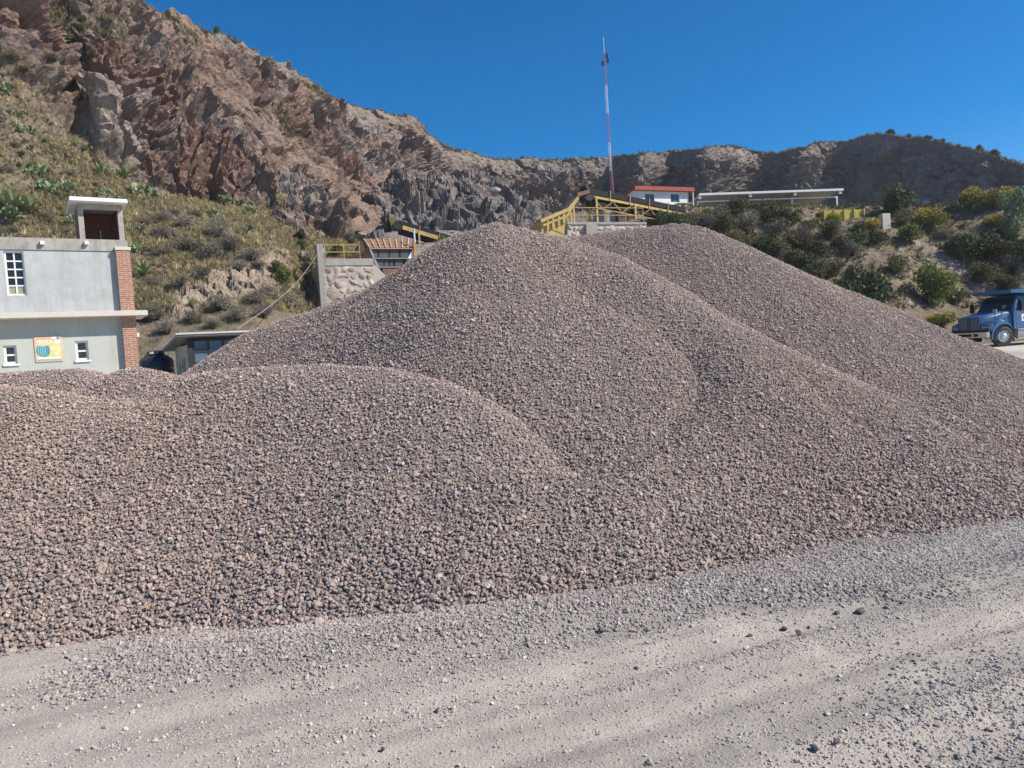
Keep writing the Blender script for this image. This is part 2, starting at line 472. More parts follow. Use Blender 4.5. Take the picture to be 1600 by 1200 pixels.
heap_objs = {}
SP = 0.0190
for key in HEAPS:
    h = HEAPS[key]
    X, Y = h['X'], h['Y']; Z = h['lat'].ravel(); ny, nx = X.shape
    x0, x1, y0, y1 = X.min(), X.max(), Y.min(), Y.max()
    Fq = grid_faces(ny, nx)
    keep = (Z[Fq] > -.12).any(1)
    Fq = Fq[keep]; used = np.unique(Fq); remap = -np.ones(len(Z), int); remap[used] = np.arange(len(used))
    core = np_mesh('gravel_heap', np.stack([X.ravel(), Y.ravel(), Z - .017], -1)[used], remap[Fq], M_FINES, True)
    o = bpy.data.objects.new('gravel_heap', core); link(o)
    tag(o, HEAP_LABEL[key], 'gravel heap', 'heaps of crushed gravel in the yard', 'stuff')
    heap_objs[key] = o
    # stones on a jittered lattice over the visible skin
    xs = np.arange(x0, x1, SP); ys = np.arange(y0, y1, SP * .82)
    A, B = np.meshgrid(xs, ys); A = A.ravel() + RNG.uniform(-.5, .5, A.size) * SP; B = B.ravel() + RNG.uniform(-.5, .5, B.size) * SP
    sel = in_view(np.stack([A, B, 0 * A + .8], -1), 420)
    A, B = A[sel], B[sel]
    Zs = heap_z(key, A, B)
    others = np.full(len(A), -9.0)
    for k2 in HEAPS:
        if k2 != key: others = np.maximum(others, heap_z(k2, A, B))
    sel = (Zs > others - .008) & (Zs > ground_z(A, B) - .02)
    A, B, Zs = A[sel], B[sel], Zs[sel]
    # drop what faces away from the road behind a crest
    e = .03
    gxx = (heap_z(key, A + e, B) - heap_z(key, A - e, B)) / (2 * e); gyy = (heap_z(key, A, B + e) - heap_z(key, A, B - e)) / (2 * e)
    nrm = np.stack([-gxx, -gyy, np.ones_like(gxx)], -1); nrm /= np.linalg.norm(nrm, axis=1)[:, None]
    vd = np.array(CAM) - np.stack([A, B, Zs], -1); vd /= np.linalg.norm(vd, axis=1)[:, None]
    sel = (nrm * vd).sum(1) > -.30
    A, B, Zs = A[sel], B[sel], Zs[sel]
    n = len(A)
    size = np.clip(RNG.lognormal(math.log(.0245), .36, n), .012, .075)
    crest = np.full(len(A), 9.0)
    for q in h['pts'][h['pts'][:, 4] < .3]: crest = np.minimum(crest, np.hypot(A - q[0], B - q[1]))
    dusty = np.exp(-(crest / .36) ** 2) * sstep(.5, 1.0, Zs)            # fine, dusty stone stays along the crests, coarse stone rolls to the foot
    size *= 1 - .28 * dusty + .16 * sstep(.6, .05, Zs)
    P = np.stack([A, B, Zs + RNG.uniform(-.014, .008, n)], -1)
    warm = 1.0 * sstep(-.2, .5, fbm(P * .5, 3, 91)) + 1.0 * sstep(-1.0, -4.2, P[:, 0]) * sstep(8.5, 6.5, P[:, 1])
    warm = np.broadcast_to(np.asarray(warm), (n,))
    tint = stone_tints(n) * np.stack([1 + .04 * warm, 1 - .012 * warm, 1 - .05 * warm], -1) * (1 + .32 * dusty)[:, None]
    st = scatter_obj('stones', P, lie_on(nrm[sel], .34), size[:, None] * RNG.uniform(.85, 1.2, (n, 3)), RNG.integers(0, 12, n), tint, NG_STONE, o)
    tag(st, kind='stuff')
    print('heap', key, n)

def surf_z(x, y):
    x = np.atleast_1d(np.asarray(x, float)); y = np.atleast_1d(np.asarray(y, float))
    z = ground_z(x, y)
    for k in HEAPS: z = np.maximum(z, heap_z(k, x, y))
    return z

# ------------------------------------------------------------------ loose gravel on the yard
def spill(n, size_mu, size_sd, dens, tintmul, name, label, box=(-5.2, 6.6, 1.6, 8.4), toe=False, grey=0.0):
    A = RNG.uniform(box[0], box[1], n); B = RNG.uniform(box[2], box[3], n)
    if toe: B = B - toe_dist(A, 0 * A)
    sel = in_view(np.stack([A, B, 0 * A], -1), 260); A, B = A[sel], B[sel]
    d = dens(A, B); sel = RNG.uniform(0, 1, len(A)) < d; A, B = A[sel], B[sel]
    zg = ground_z(A, B); hz = np.full(len(A), -9.)
    for k in HEAPS: hz = np.maximum(hz, heap_z(k, A, B))
    sel = hz < zg + .03; A, B, zg = A[sel], B[sel], zg[sel]
    n = len(A)
    size = np.clip(RNG.lognormal(math.log(size_mu), size_sd, n), .004, .07)
    P = np.stack([A, B, zg + size * .12], -1)
    tint = stone_tints(n); tint = (tint * (1 - grey) + tint.mean(1)[:, None] * grey * np.array([1.0, .99, .95])) * np.array(tintmul)
    o = scatter_obj(name, P, lie_on(np.tile([0., 0., 1.], (n, 1)), .45), size[:, None] * RNG.uniform(.8, 1.2, (n, 3)), RNG.integers(0, 12, n), tint, NG_STONE)
    tag(o, label, 'gravel', None, 'stuff')
    print(name, n)
    return o

def patch(A, B, cx, cy, rx, ry, ang, soft=.4):
    c, s = math.cos(ang), math.sin(ang)
    u = ((A - cx) * c + (B - cy) * s) / rx; v = (-(A - cx) * s + (B - cy) * c) / ry
    r_ = np.hypot(u, v) + .35 * fbm(np.stack([A * 2.1, B * 2.1, 0 * A], -1), 3, 101)
    return sstep(1 + soft, 1 - soft, r_)

def band_noise(A, B, seed, su=.3, sv=4.0):
    u, v = road_coords(A, B)
    return fbm(np.stack([u * su, v * sv, 0 * u], -1), 4, seed)

def d_toe(A, B):
    t = toe_dist(A, B)
    lim = sstep(-2.7, -2.1, A + .3 * fbm(np.stack([A * 2, B * 2, 0 * A], -1), 2, 5)) * sstep(2.9, 1.9, A)
    t2 = t + .38 * fbm(np.stack([A * 1.7, B * 1.7, 0 * A], -1), 3, 111)
    return np.clip(np.maximum(sstep(-1.15, -.80, t2) * lim * (.70 + .30 * sstep(.25, .05, np.abs(t2 + .72))), sstep(-.14, .02, t2)), 0, 1)
spill(120000, .0205, .33, d_toe, (1.15, 1.15, 1.15), 'spilled_gravel', 'loose grey gravel spilled along the foot of the heaps', (-5.2, 6.6, -1.5, .6), True, .4)

g1 = atz(1570, 855, 0); g2 = atz(1560, 1110, 0); g3 = atz(1170, 955, 0); g4 = atz(420, 1120, 0)
def d_blue(A, B):
    return np.clip(patch(A, B, g1.x, g1.y, 1.05, .42, .38) + .85 * patch(A, B, g2.x, g2.y, .75, .38, .5, .6), 0, 1)
spill(160000, .0165, .3, d_blue, (1.08, 1.20, 1.34), 'fine_gravel', 'finer bluish grey gravel patches beside the tyre tracks')

def d_fine(A, B):
    n = band_noise(A, B, 121)
    t = toe_dist(A, B)
    d = .22 + .70 * sstep(-.05, .30, n) + .35 * sstep(-1.4, -.4, t) * sstep(-2.8, -2.0, A)
    d *= .35 + .65 * sstep(-2.9, -1.9, A + .25 * B - .9)
    return np.clip(d, 0, 1)
spill(420000, .0080, .45, d_fine, (1.45, 1.45, 1.42), 'road_grit', 'small pale grit strewn over the dusty tyre tracks', (-3.6, 5.2, 1.8, 6.2), False, .6)

# single dark stones lying on the road, and a scrap of yellow plastic on the gravel
M_LOOSE = simple('loose_stone', (.13, .115, .105), .9, var=.3, scale=20, bmp=.4)
for (x_, y_, w_) in ((1212, 887, 7), (1281, 893, 7), (1336, 926, 9), (1202, 934, 8), (1308, 959, 10), (1345, 959, 15), (1409, 944, 8), (1225, 985, 13), (1248, 993, 14), (1172, 994, 9), (1264, 982, 7), (683, 1113, 9), (940, 987, 12), (598, 1172, 9), (995, 1046, 10), (1272, 1172, 14), (1306, 1161, 11), (1495, 1186, 12)):
    q = atz(x_, y_, .0); zz = float(ground_z(np.array([q.x]), np.array([q.y]))[0]); q = atz(x_, y_, zz)
    o = bpy.data.objects.new('loose_rock', make_rock_mesh('loose_rock', int(x_), 2, 10, (1, .8, .65), M_LOOSE)); COL.objects.link(o)
    s_ = w_ * 1.15 * q.y / F_PX; o.scale = (s_,) * 3; o.location = (q.x, q.y, zz + s_ * .22); o.rotation_euler = (random.uniform(-.3, .3), random.uniform(-.3, .3), random.uniform(0, 6))
    tag(o, 'dark stone lying loose on the pale dusty road', 'stone', 'loose dark stones on the road')
# ------------------------------------------------------------------ quarry hillside and cliffs
def worley(p, seed):
    """value of the nearest cell and distance to the border between cells, for fractured rock"""
    p = np.asarray(p, float); i0 = np.floor(p).astype(np.int64)
    b1 = np.full(len(p), 9.0); b2 = np.full(len(p), 9.0); val = np.zeros(len(p))
    tab = np.random.default_rng(seed).uniform(0, 1, (4096, 7))
    for dx in (-1, 0, 1):
        for dy in (-1, 0, 1):
            for dz in (-1, 0, 1):
                c = i0 + np.array([dx, dy, dz])
                h = (c[:, 0] * 73856093) ^ (c[:, 1] * 19349663) ^ (c[:, 2] * 83492791)
                h = ((h ^ (h >> 13)) * 1274126177); h = (h ^ (h >> 15)) & 4095
                r_ = tab[h]
                d = ((c + r_[:, :3] - p) ** 2).sum(1)
                nb = d < b1
                b2 = np.where(nb, b1, np.minimum(b2, d)); val = np.where(nb, r_[:, 3] + (2.6 * (r_[:, 4:7] - .5) * (p - c - r_[:, :3])).sum(1), val); b1 = np.where(nb, d, b1)
    return val, np.sqrt(b2) - np.sqrt(b1)

def fractured(P, big, small, seed, skew=.5):
    """blocky offset in metres: cells of rock pushed in and out, with open joints"""
    w = .45 * np.stack([fbm(P * .5 / big, 2, seed), fbm(P * .5 / big, 2, seed + 1), fbm(P * .5 / big, 2, seed + 2)], -1)
    Q = np.stack([P[:, 0] + skew * P[:, 2], P[:, 1], P[:, 2] * .62 - .35 * skew * P[:, 0]], -1)
    v1, e1 = worley(Q / big + w, seed); v2, e2 = worley(Q / small + w * 2, seed + 5)
    return (v1 - .5) * big * .50 - .12 * big * sstep(.08, .0, e1) + (v2 - .5) * small * .55 - .14 * small * sstep(.10, 0, e2)

# each column of the hill is a profile (depth, height) read at a photo column; 'p' heights come from the photo row
HZ = lambda px: 548 - (px - 800) * .063
def zrow(px, py, d): return at(px, py, d).z
COLS = [  # px, foot, low, mid, base, cliff middle, rim, back
    (-420, (27, -.4), (37, 4), (46, 11), (52, 20), (62, 36), (70, 52), (115, 56)),
    (-100, (28, -.4), (39, 4.2), (48, 11.5), (55, 22.5), (65, 37), (78, 52), (120, 56)),
    (0, (29, -.4), (40, 4.4), (50, 12), (58, 24.3), (68, 38), (82, 52), (125, 56)),
    (60, (29.5, -.4), (40.5, 4.5), (51, 12), (59, 22.0), (71, 36), (84, 51.5), (125, 56)),
    (110, (30, -.4), (41, 4.6), (52, 12), (60.5, 20.8), (75.5, 35), (87, 51), (125, 55)),
    (150, (30, -.4), (41, 4.7), (52, 12), (61, 18.6), (71.5, 33), (89, 50), (128, 54)),
    (265, (31, -.4), (43, 5.2), (54, 12), (66, 17.2), (78, 31), (94, 'p25'), (130, 51)),
    (345, (32, -.4), (44, 5.4), (55, 11.5), (69, 16.8), (84, 31), (101, 'p52'), (135, 50)),
    (400, (33, -.4), (45, 5.6), (56, 11), (71, 16.4), (88, 30.5), (107, 'p85'), (140, 50)),
    (440, (36, -.4), (47, 5.6), (58, 10.6), (72.5, 16), (92, 30.2), (112, 'p104'), (145, 50)),
    (475, (42, -.4), (51, 4.2), (60, 9.6), (73.5, 15.5), (96, 30), (118, 'p122'), (150, 50)),
    (490, (43, -.4), (52, 3.6), (57.6, 9.5), (74.5, 15.3), (98, 29.9), (121, 'p131'), (151, 50)),
    (560, (42, -.4), (52.6, 3.2), (57.6, 9.5), (77, 14.3), (105, 28), (133, 'p170'), (165, 51)),
    (640, (46, -.4), (52.8, 3.4), (58, 9.6), (86, 17), (118, 30), (140, 'p185'), (172, 50)),
    (665, (46, -.4), (53, 3.6), (58.5, 9.7), (90, 17.6), (128, 31), (146, 'p207'), (176, 49)),
    (715, (47, -.4), (53, 6), (60, 10.2), (98, 18.6), (142, 30), (163, 'p236'), (186, 49)),
    (830, (47, -.4), (54, 6.5), (61, 10.7), (122, 20), (165, 31), (177, 'p250'), (200, 49)),
    (900, (47, -.4), (54, 6.5), (61, 11), (140, 20), (168, 32), (178, 'p249'), (200, 49)),
    (955, (47, -.4), (54, 6.5), (61, 11.4), (152, 19), (175, 32), (182, 'p245'), (205, 49)),
    (1000, (47, -.4), (54, 6.5), (62, 12), (148, 18), (160, 32), (168, 'p240'), (205, 49)),
    (1045, (45, -.4), (53, 6), (63, 12.6), (156, 18), (168, 32), (176, 'p238'), (205, 49)),
    (1105, (43, -.4), (52, 5), (66, 13.2), (146, 18), (156, 32), (163, 'p232'), (200, 48)),
    (1140, (42, -.4), (51, 4.6), (68, 13.6), (150, 18), (162, 32), (169, 'p227'), (200, 48)),
    (1190, (42, -.4), (51, 4.4), (70, 13.8), (160, 18), (170, 31), (177, 'p240'), (205, 48)),
    (1255, (41, -.4), (51, 4.2), (70, 13.6), (142, 18), (154, 31), (163, 'p231'), (200, 48)),
    (1300, (41, -.4), (51, 4), (70, 13.3), (144, 17), (158, 30), (168, 'p222'), (198, 47)),
    (1360, (40, -.4), (51, 3.9), (69, 12.9), (147, 16), (152, 30), (156, 'p212'), (190, 46)),
    (1450, (46, -.4), (54, 3.7), (68, 12.3), (134, 15.5), (138.5, 28), (142, 'p219'), (180, 43)),
    (1600, (49, -.4), (56, 3.6), (64, 11.2), (117, 15), (120, 22), (122, 'p259'), (165, 33)),
    (1760, (50, -.4), (56, 3), (66, 10.4), (96, 14), (101, 18), (106, 'p310'), (150, 26)),
    (2050, (50, -.4), (55, 2.4), (64, 9), (80, 13), (85, 15), (90, 'p380'), (130, 20)),
]
cpx = np.array([c[0] for c in COLS], float)
prof = np.zeros((len(COLS), 7, 2))
for i, c in enumerate(COLS):
    for k, (d, z) in enumerate(c[1:]):
        prof[i, k] = (d, zrow(c[0], float(z[1:]), d) if isinstance(z, str) else z)

NC, NRW = 1150, [10, 60, 60, 85, 130, 130, 24]       # vertices along and between the break lines
qpx = np.linspace(-420, 2050, NC)
def smooth_interp(x, xp, yp):
    """monotone-ish Hermite interpolation through the control columns"""
    dx = np.diff(xp); s = np.diff(yp) / dx
    m_ = np.zeros(len(xp)); m_[1:-1] = np.where(s[:-1] * s[1:] > 0, 2 * s[:-1] * s[1:] / (s[:-1] + s[1:] + 1e-9), 0)
    m_[0], m_[-1] = s[0], s[-1]
    i = np.clip(np.searchsorted(xp, x) - 1, 0, len(dx) - 1); t = (x - xp[i]) / dx[i]
    return yp[i] * (1 + 2 * t) * (1 - t) ** 2 + m_[i] * dx[i] * t * (1 - t) ** 2 + yp[i + 1] * t * t * (3 - 2 * t) + m_[i + 1] * dx[i] * t * t * (t - 1)
PD = np.stack([smooth_interp(qpx, cpx, prof[:, k, 0]) for k in range(7)])
PZ = np.stack([smooth_interp(qpx, cpx, prof[:, k, 1]) for k in range(7)])
rows_d, rows_z, rows_s = [], [], []
for k in range(6):
    n = NRW[k + 1]
    for j in range(n):
        t = j / n
        rows_d.append(PD[k] * (1 - t) + PD[k + 1] * t); rows_z.append(PZ[k] * (1 - t) + PZ[k + 1] * t); rows_s.append(k + t)
rows_d.append(PD[6]); rows_z.append(PZ[6]); rows_s.append(6.0)
D = np.array(rows_d); Zt = np.array(rows_z); S = np.repeat(np.array(rows_s)[:, None], NC, 1)
# column direction on the ground at each height (the camera is rolled, so it shifts a little with height)
sr, cr = math.sin(ROLL), math.cos(ROLL)
X = np.zeros_like(D)
for _ in range(3):
    # px = 800 + F * (x*RT.x + y*RT.y + (z-zc)*RT.z) / depth_cam
    dc = D * FW.y + (Zt - CAM.z) * FW.z
    X = ((qpx[None, :] - 800) / F_PX * dc - D * RT.y - (Zt - CAM.z) * RT.z) / RT.x
P0 = np.stack([X, D, Zt], -1)
# normals of the smooth surface
du = np.gradient(P0, axis=1); dv = np.gradient(P0, axis=0)
Nn = np.cross(du, dv); Nn /= np.linalg.norm(Nn, axis=2)[..., None] + 1e-9
Pf = P0.reshape(-1, 3); Sf = S.ravel(); QP = np.repeat(qpx[None, :], len(S), 0).ravel()
_, PY = proj(Pf)
rock = sstep(2.85, 3.15, Sf + .22 * fbm(Pf * .12, 3, 201)) * sstep(5.12, 5.0, Sf)
# soft scree tongue between the rocky shoulders, and grassy ground below the rock
scree = sstep(.9, .35, np.abs(QP - (330 + (PY - 100) * .82)) / (38 + .20 * np.clip(PY - 60, 0, 300))) * sstep(40, 120, PY) * (QP < 650)
scree = np.clip(scree * (.75 + .6 * fbm(Pf * .09, 3, 207)), 0, 1)
fall = np.stack([Pf[:, 0] * .09 + .05 * Pf[:, 1], Pf[:, 1] * .09, Pf[:, 2] * .045], -1)
warp = .35 * np.stack([fbm(Pf * .06, 2, 211), fbm(Pf * .06, 2, 212), fbm(Pf * .06, 2, 213)], -1)
big = ridged(fall * .9 + warp * .3, 3, 221) - .55
tilt = np.stack([Pf[:, 0] * .22 + Pf[:, 2] * .16, Pf[:, 1] * .22, Pf[:, 2] * .12 - Pf[:, 0] * .07], -1)
medn = ridged(tilt + warp * .3, 4, 231, .55) - .55
fin = ridged(Pf * .62 + warp, 4, 241, .6) - .55
stp = fbm(Pf * np.array([.25, .25, .5]), 4, 251)
step_ = np.abs(((Pf[:, 2] * .28 + stp * 1.3) % 1.0) - .5) * 2 - .5
far_ = sstep(85, 150, Pf[:, 1])
amp_rock = rock * (1 - .82 * scree)
blk = np.zeros(len(Pf)); sel = amp_rock > .02
blk[sel] = fractured(Pf[sel], 3.4, 1.2, 281, .25) + .6 * fractured(Pf[sel], .75, .4, 287, .25)
steep = sstep(.93, .62, np.abs(Nn.reshape(-1, 3)[:, 2]))
amp_rock = amp_rock * (.22 + .78 * steep) * (1 - .5 * sstep(1280, 1380, QP))
disp = amp_rock * ((big * 5.2 + medn * 1.5 + fin * .4 + step_ * .9) * (1 - .25 * far_) + blk * (1.35 - .3 * far_))
disp *= 1 - .72 * sstep(4.45, 4.93, Sf)
disp += (1 - rock) * (.55 * fbm(Pf * .18, 3, 261) + .18 * fbm(Pf * .8, 3, 263)) * sstep(.3, 1.0, Sf)
disp += scree * rock * (.5 * fbm(Pf * .25, 3, 265) + .22 * fbm(Pf * 1.3, 3, 267))
bank0 = sstep(46, 16, np.abs(PY - (470 - (QP - 290) * .36))) * sstep(245, 285, QP) * sstep(470, 430, QP) * sstep(2.3, 1.6, Sf)
sel = bank0 > .02; disp[sel] += bank0[sel] * .7 * fractured(Pf[sel], .9, .4, 291, .2)
disp *= sstep(6.0, 5.4, Sf)
# a pale buttress beside a deep cleft above the grassy slope
bx = sstep(60, 22, np.abs(QP - (172 + (PY - 200) * .25))) * sstep(120, 160, PY) * sstep(300, 262, PY)
cl = sstep(17, 6, np.abs(QP - (121 + (PY - 200) * .05))) * sstep(125, 165, PY) * sstep(235, 215, PY)
disp += rock * (1.4 * bx - .6 * cl)
Pd = Pf + Nn.reshape(-1, 3) * disp[:, None]
# uneven rim with crumbling edge
rimn = fbm(np.stack([QP * .02, 0 * QP, 0 * QP], -1), 4, 271) * sstep(4.6, 5.0, Sf) * sstep(5.6, 5.05, Sf)
Pd[:, 2] += 1.1 * rimn
TP = Pd.reshape(P0.shape)
# colours of rock, scree, grass and soil
c_red = np.array([.27, .150, .112]); c_brn = np.array([.31, .220, .172]); c_gry = np.array([.285, .262, .25]); c_pal = np.array([.44, .375, .325])
c_yel = np.array([.33, .26, .17]); c_scr = np.array([.285, .195, .148]); c_soil = np.array([.245, .20, .145]); c_grs = np.array([.23, .19, .115]); c_sand = np.array([.45, .36, .265]); c_dk = np.array([.13, .115, .11])
def blend(c, c2, f):
    f = np.clip(f, 0, 1)[:, None]
    return c * (1 - f) + c2 * f
q1 = fbm(Pf * .055, 4, 301); q2 = fbm(Pf * .085 + 5, 4, 302); q3 = fbm(Pf * .2, 4, 303); q4 = fbm(Pf * np.array([.1, .1, .25]), 4, 304)
C = np.tile(c_brn, (len(Pf), 1))
C = blend(C, c_red, sstep(-.12, .32, q1) * .85)
C = blend(C, c_gry, sstep(.02, .30, q2) * .85)
C = blend(C, c_gry * .82, sstep(560, 720, QP) * .75)
C = blend(C, c_pal, sstep(.14, .42, q3) * .6)
C = blend(C, c_pal, bx * .8)
C = blend(C, c_dk, sstep(.12, .42, q4) * .45)
C = blend(C, c_yel, sstep(4.72, 4.96, Sf + .12 * q3) * sstep(5.2, 5.0, Sf) * .40 * sstep(1150, 700, QP))
C = blend(C, c_red * .55, sstep(.18, .4, fbm(Pf * .13 + 21, 4, 306)) * .55)
C = C * (.95 + .0 * far_)[:, None]
C = blend(C, c_scr, scree * .9)
C = blend(C, c_gry * 1.15, sstep(.12, .3, fbm(Pf * .16 + 9, 4, 305)) * scree * sstep(230, 300, PY) * .9)
gsoil = blend(np.tile(c_soil, (len(Pf), 1)), c_grs, sstep(-.2, .25, q3))
C = blend(C, gsoil, (1 - rock) * sstep(720, 560, QP) + (1 - rock) * sstep(1040, 1100, QP))
C = blend(C, c_gry * 1.1, (1 - rock) * sstep(560, 640, QP) * sstep(1110, 1050, QP) * sstep(1.9, 2.05, Sf))
C = blend(C, c_soil * .95, sstep(4.98, 5.06, Sf))
# sandy cut bank behind the office and eroded gullies on the right slope
bank = sstep(46, 16, np.abs(PY - (470 - (QP - 290) * .36)) + 14 * q3) * sstep(245, 285, QP) * sstep(470, 430, QP) * sstep(2.3, 1.6, Sf)
C = blend(C, c_sand, bank)
gul = sstep(16, 5, np.abs((PY - 385) - (QP - 1440) * .62) + 10 * q2) * sstep(1415, 1440, QP) * sstep(1600, 1560, QP) * sstep(2.2, 2.0, Sf)
C = blend(C, np.array([.36, .29, .25]), gul)
def mat_rock():
    m, nt, b = mat_base('quarry_rock'); v = coords(nt)
    a = nt.nodes.new('ShaderNodeAttribute'); a.attribute_name = 'col'
    n1 = noise(nt, v, .45, 12, .68); n2 = noise(nt, v, 2.2, 8, .72)
    vo = nt.nodes.new('ShaderNodeTexVoronoi'); vo.inputs['Scale'].default_value = .9; vo.feature = 'F1'
    wv = nt.nodes.new('ShaderNodeVectorMath'); wv.operation = 'MULTIPLY_ADD'; nz = nt.nodes.new('ShaderNodeTexNoise'); nz.inputs['Scale'].default_value = .8; lk(nt, v, nz.inputs['Vector'])
    lk(nt, nz.outputs['Color'], wv.inputs[0]); wv.inputs[1].default_value = (1.4, 1.4, 1.4); lk(nt, v, wv.inputs[2]); lk(nt, wv.outputs[0], vo.inputs['Vector'])
    g = ramp(nt, n1, [(.28, (.62, .60, .60)), (.5, (1, 1, 1)), (.72, (1.28, 1.26, 1.24))]); g2 = ramp(nt, n2, [(.3, (.66, .66, .66)), (.7, (1.32, 1.32, 1.32))])
    c = mix(nt, 1.0, a.outputs['Color'], g, 'MULTIPLY'); c = mix(nt, .9, c, g2, 'MULTIPLY')
    c = mix(nt, .22, c, ramp(nt, vo.outputs['Color'], [(0, (.12, .09, .08)), (1, (.42, .36, .32))]))
    lk(nt, c, b.inputs['Base Color']); b.inputs['Roughness'].default_value = .92; b.inputs['Specular IOR Level'].default_value = .12
    h = nt.nodes.new('ShaderNodeMath'); h.operation = 'MULTIPLY_ADD'; lk(nt, vo.outputs['Distance'], h.inputs[0]); h.inputs[1].default_value = -.45; lk(nt, n1, h.inputs[2])
    h2 = nt.nodes.new('ShaderNodeMath'); h2.operation = 'MULTIPLY_ADD'; lk(nt, n2, h2.inputs[0]); h2.inputs[1].default_value = .4; lk(nt, h.outputs[0], h2.inputs[2])
    bump(nt, b, h2.outputs[0], 1.0, .9)
    return m
M_ROCK = mat_rock()
hill = bpy.data.objects.new('quarry_hillside', np_mesh('quarry_hillside', Pd, grid_faces(len(S), NC), M_ROCK, False, C))
link(hill); tag(hill, kind='structure')

# lookup of the hillside surface: point at a photo pixel, walking the profile outward from the camera
HPX, HPY = proj(Pd); HPX = HPX.reshape(S.shape); HPY = HPY.reshape(S.shape)
def hill_at(px, py, smin=0.0, smax=6.0):
    """first hillside point seen at photo pixel (px,py)"""
    best = None
    sel = (S >= smin) & (S <= smax)
    dd = np.where(sel, np.hypot(HPX - px, (HPY - py)), 1e9)
    near = np.argwhere(dd < max(2.6, dd.min() + .8))
    i, j = min(near, key=lambda ij: TP[ij[0], ij[1], 1])
    return Vector(TP[i, j])

# ------------------------------------------------------------------ rock outcrops standing out of the hillside
def outcrop(name, px0, px1, top, bottom, dtop, dbot, big, small, seed, skew, cols, back=22, amp=1.0):
    nc, nr = int((px1 - px0) * .8), 150
    a = np.linspace(0, 1, nc); b = np.linspace(0, 1, nr)
    A_, B_ = np.meshgrid(a, b)
    tp = np.interp(px0 + a * (px1 - px0), [q[0] for q in top], [q[1] for q in top]); bt = np.interp(px0 + a * (px1 - px0), [q[0] for q in bottom], [q[1] for q in bottom])
    edge = np.clip(np.abs(A_ * 2 - 1) - .78, 0, 1) / .22
    b2 = np.clip((B_ - .16) / .84, 0, 1)                       # the first rows roll over the top and run back
    PYg = tp[None, :] * (1 - b2) + bt[None, :] * b2; PXg = px0 + A_ * (px1 - px0)
    dep = dtop * (1 - b2) + dbot * b2 + back * (edge ** 2 + np.clip((.16 - B_) / .16, 0, 1) ** 1.5)
    PYg = PYg + np.clip((.16 - B_) / .16, 0, 1) * 6
    V = np.array([at(x_, y_, d_) for x_, y_, d_ in zip(PXg.ravel(), PYg.ravel(), dep.ravel())])
    G = V.reshape(nr, nc, 3); nn = -np.cross(np.gradient(G, axis=1), np.gradient(G, axis=0)); nn /= np.linalg.norm(nn, axis=2)[..., None] + 1e-9
    nn = np.where(nn[..., 1:2] > 0, -nn, nn)
    dsp = fractured(V, big, small, seed, skew) * amp + (ridged(V * .16, 3, seed + 9) - .55) * 2.2
    V2 = V + nn.reshape(-1, 3) * dsp[:, None]
    q = fbm(V * .16, 3, seed + 20); r2 = fbm(V * .35, 3, seed + 21)
    c = np.tile(cols[0], (len(V), 1)); c = blend(c, cols[1], sstep(-.1, .3, q)); c = blend(c, cols[2], sstep(.1, .4, r2) * .8)
    o = bpy.data.objects.new(name, np_mesh(name, V2, grid_faces(nr, nc), M_ROCK, False, c)); link(o); tag(o, kind='structure')
    return o
outcrop('rock_bench', 560, 862, [(560, 300), (580, 290), (640, 284), (700, 284), (740, 286), (780, 298), (820, 318), (862, 350)], [(560, 402), (862, 402)], 101, 70, 3.0, 1.0, 401, .7, [c_gry * .62, c_gry * .9, np.array([.30, .235, .20])])
outcrop('rock_slabs', 388, 552, [(388, 318), (412, 292), (440, 286), (470, 292), (490, 288), (515, 315), (535, 350), (552, 378)], [(388, 400), (470, 398), (552, 402)], 76, 66, 2.8, .9, 431, -1.1, [c_brn * .8, c_gry * .85, c_pal * .85], 16, 1.25)
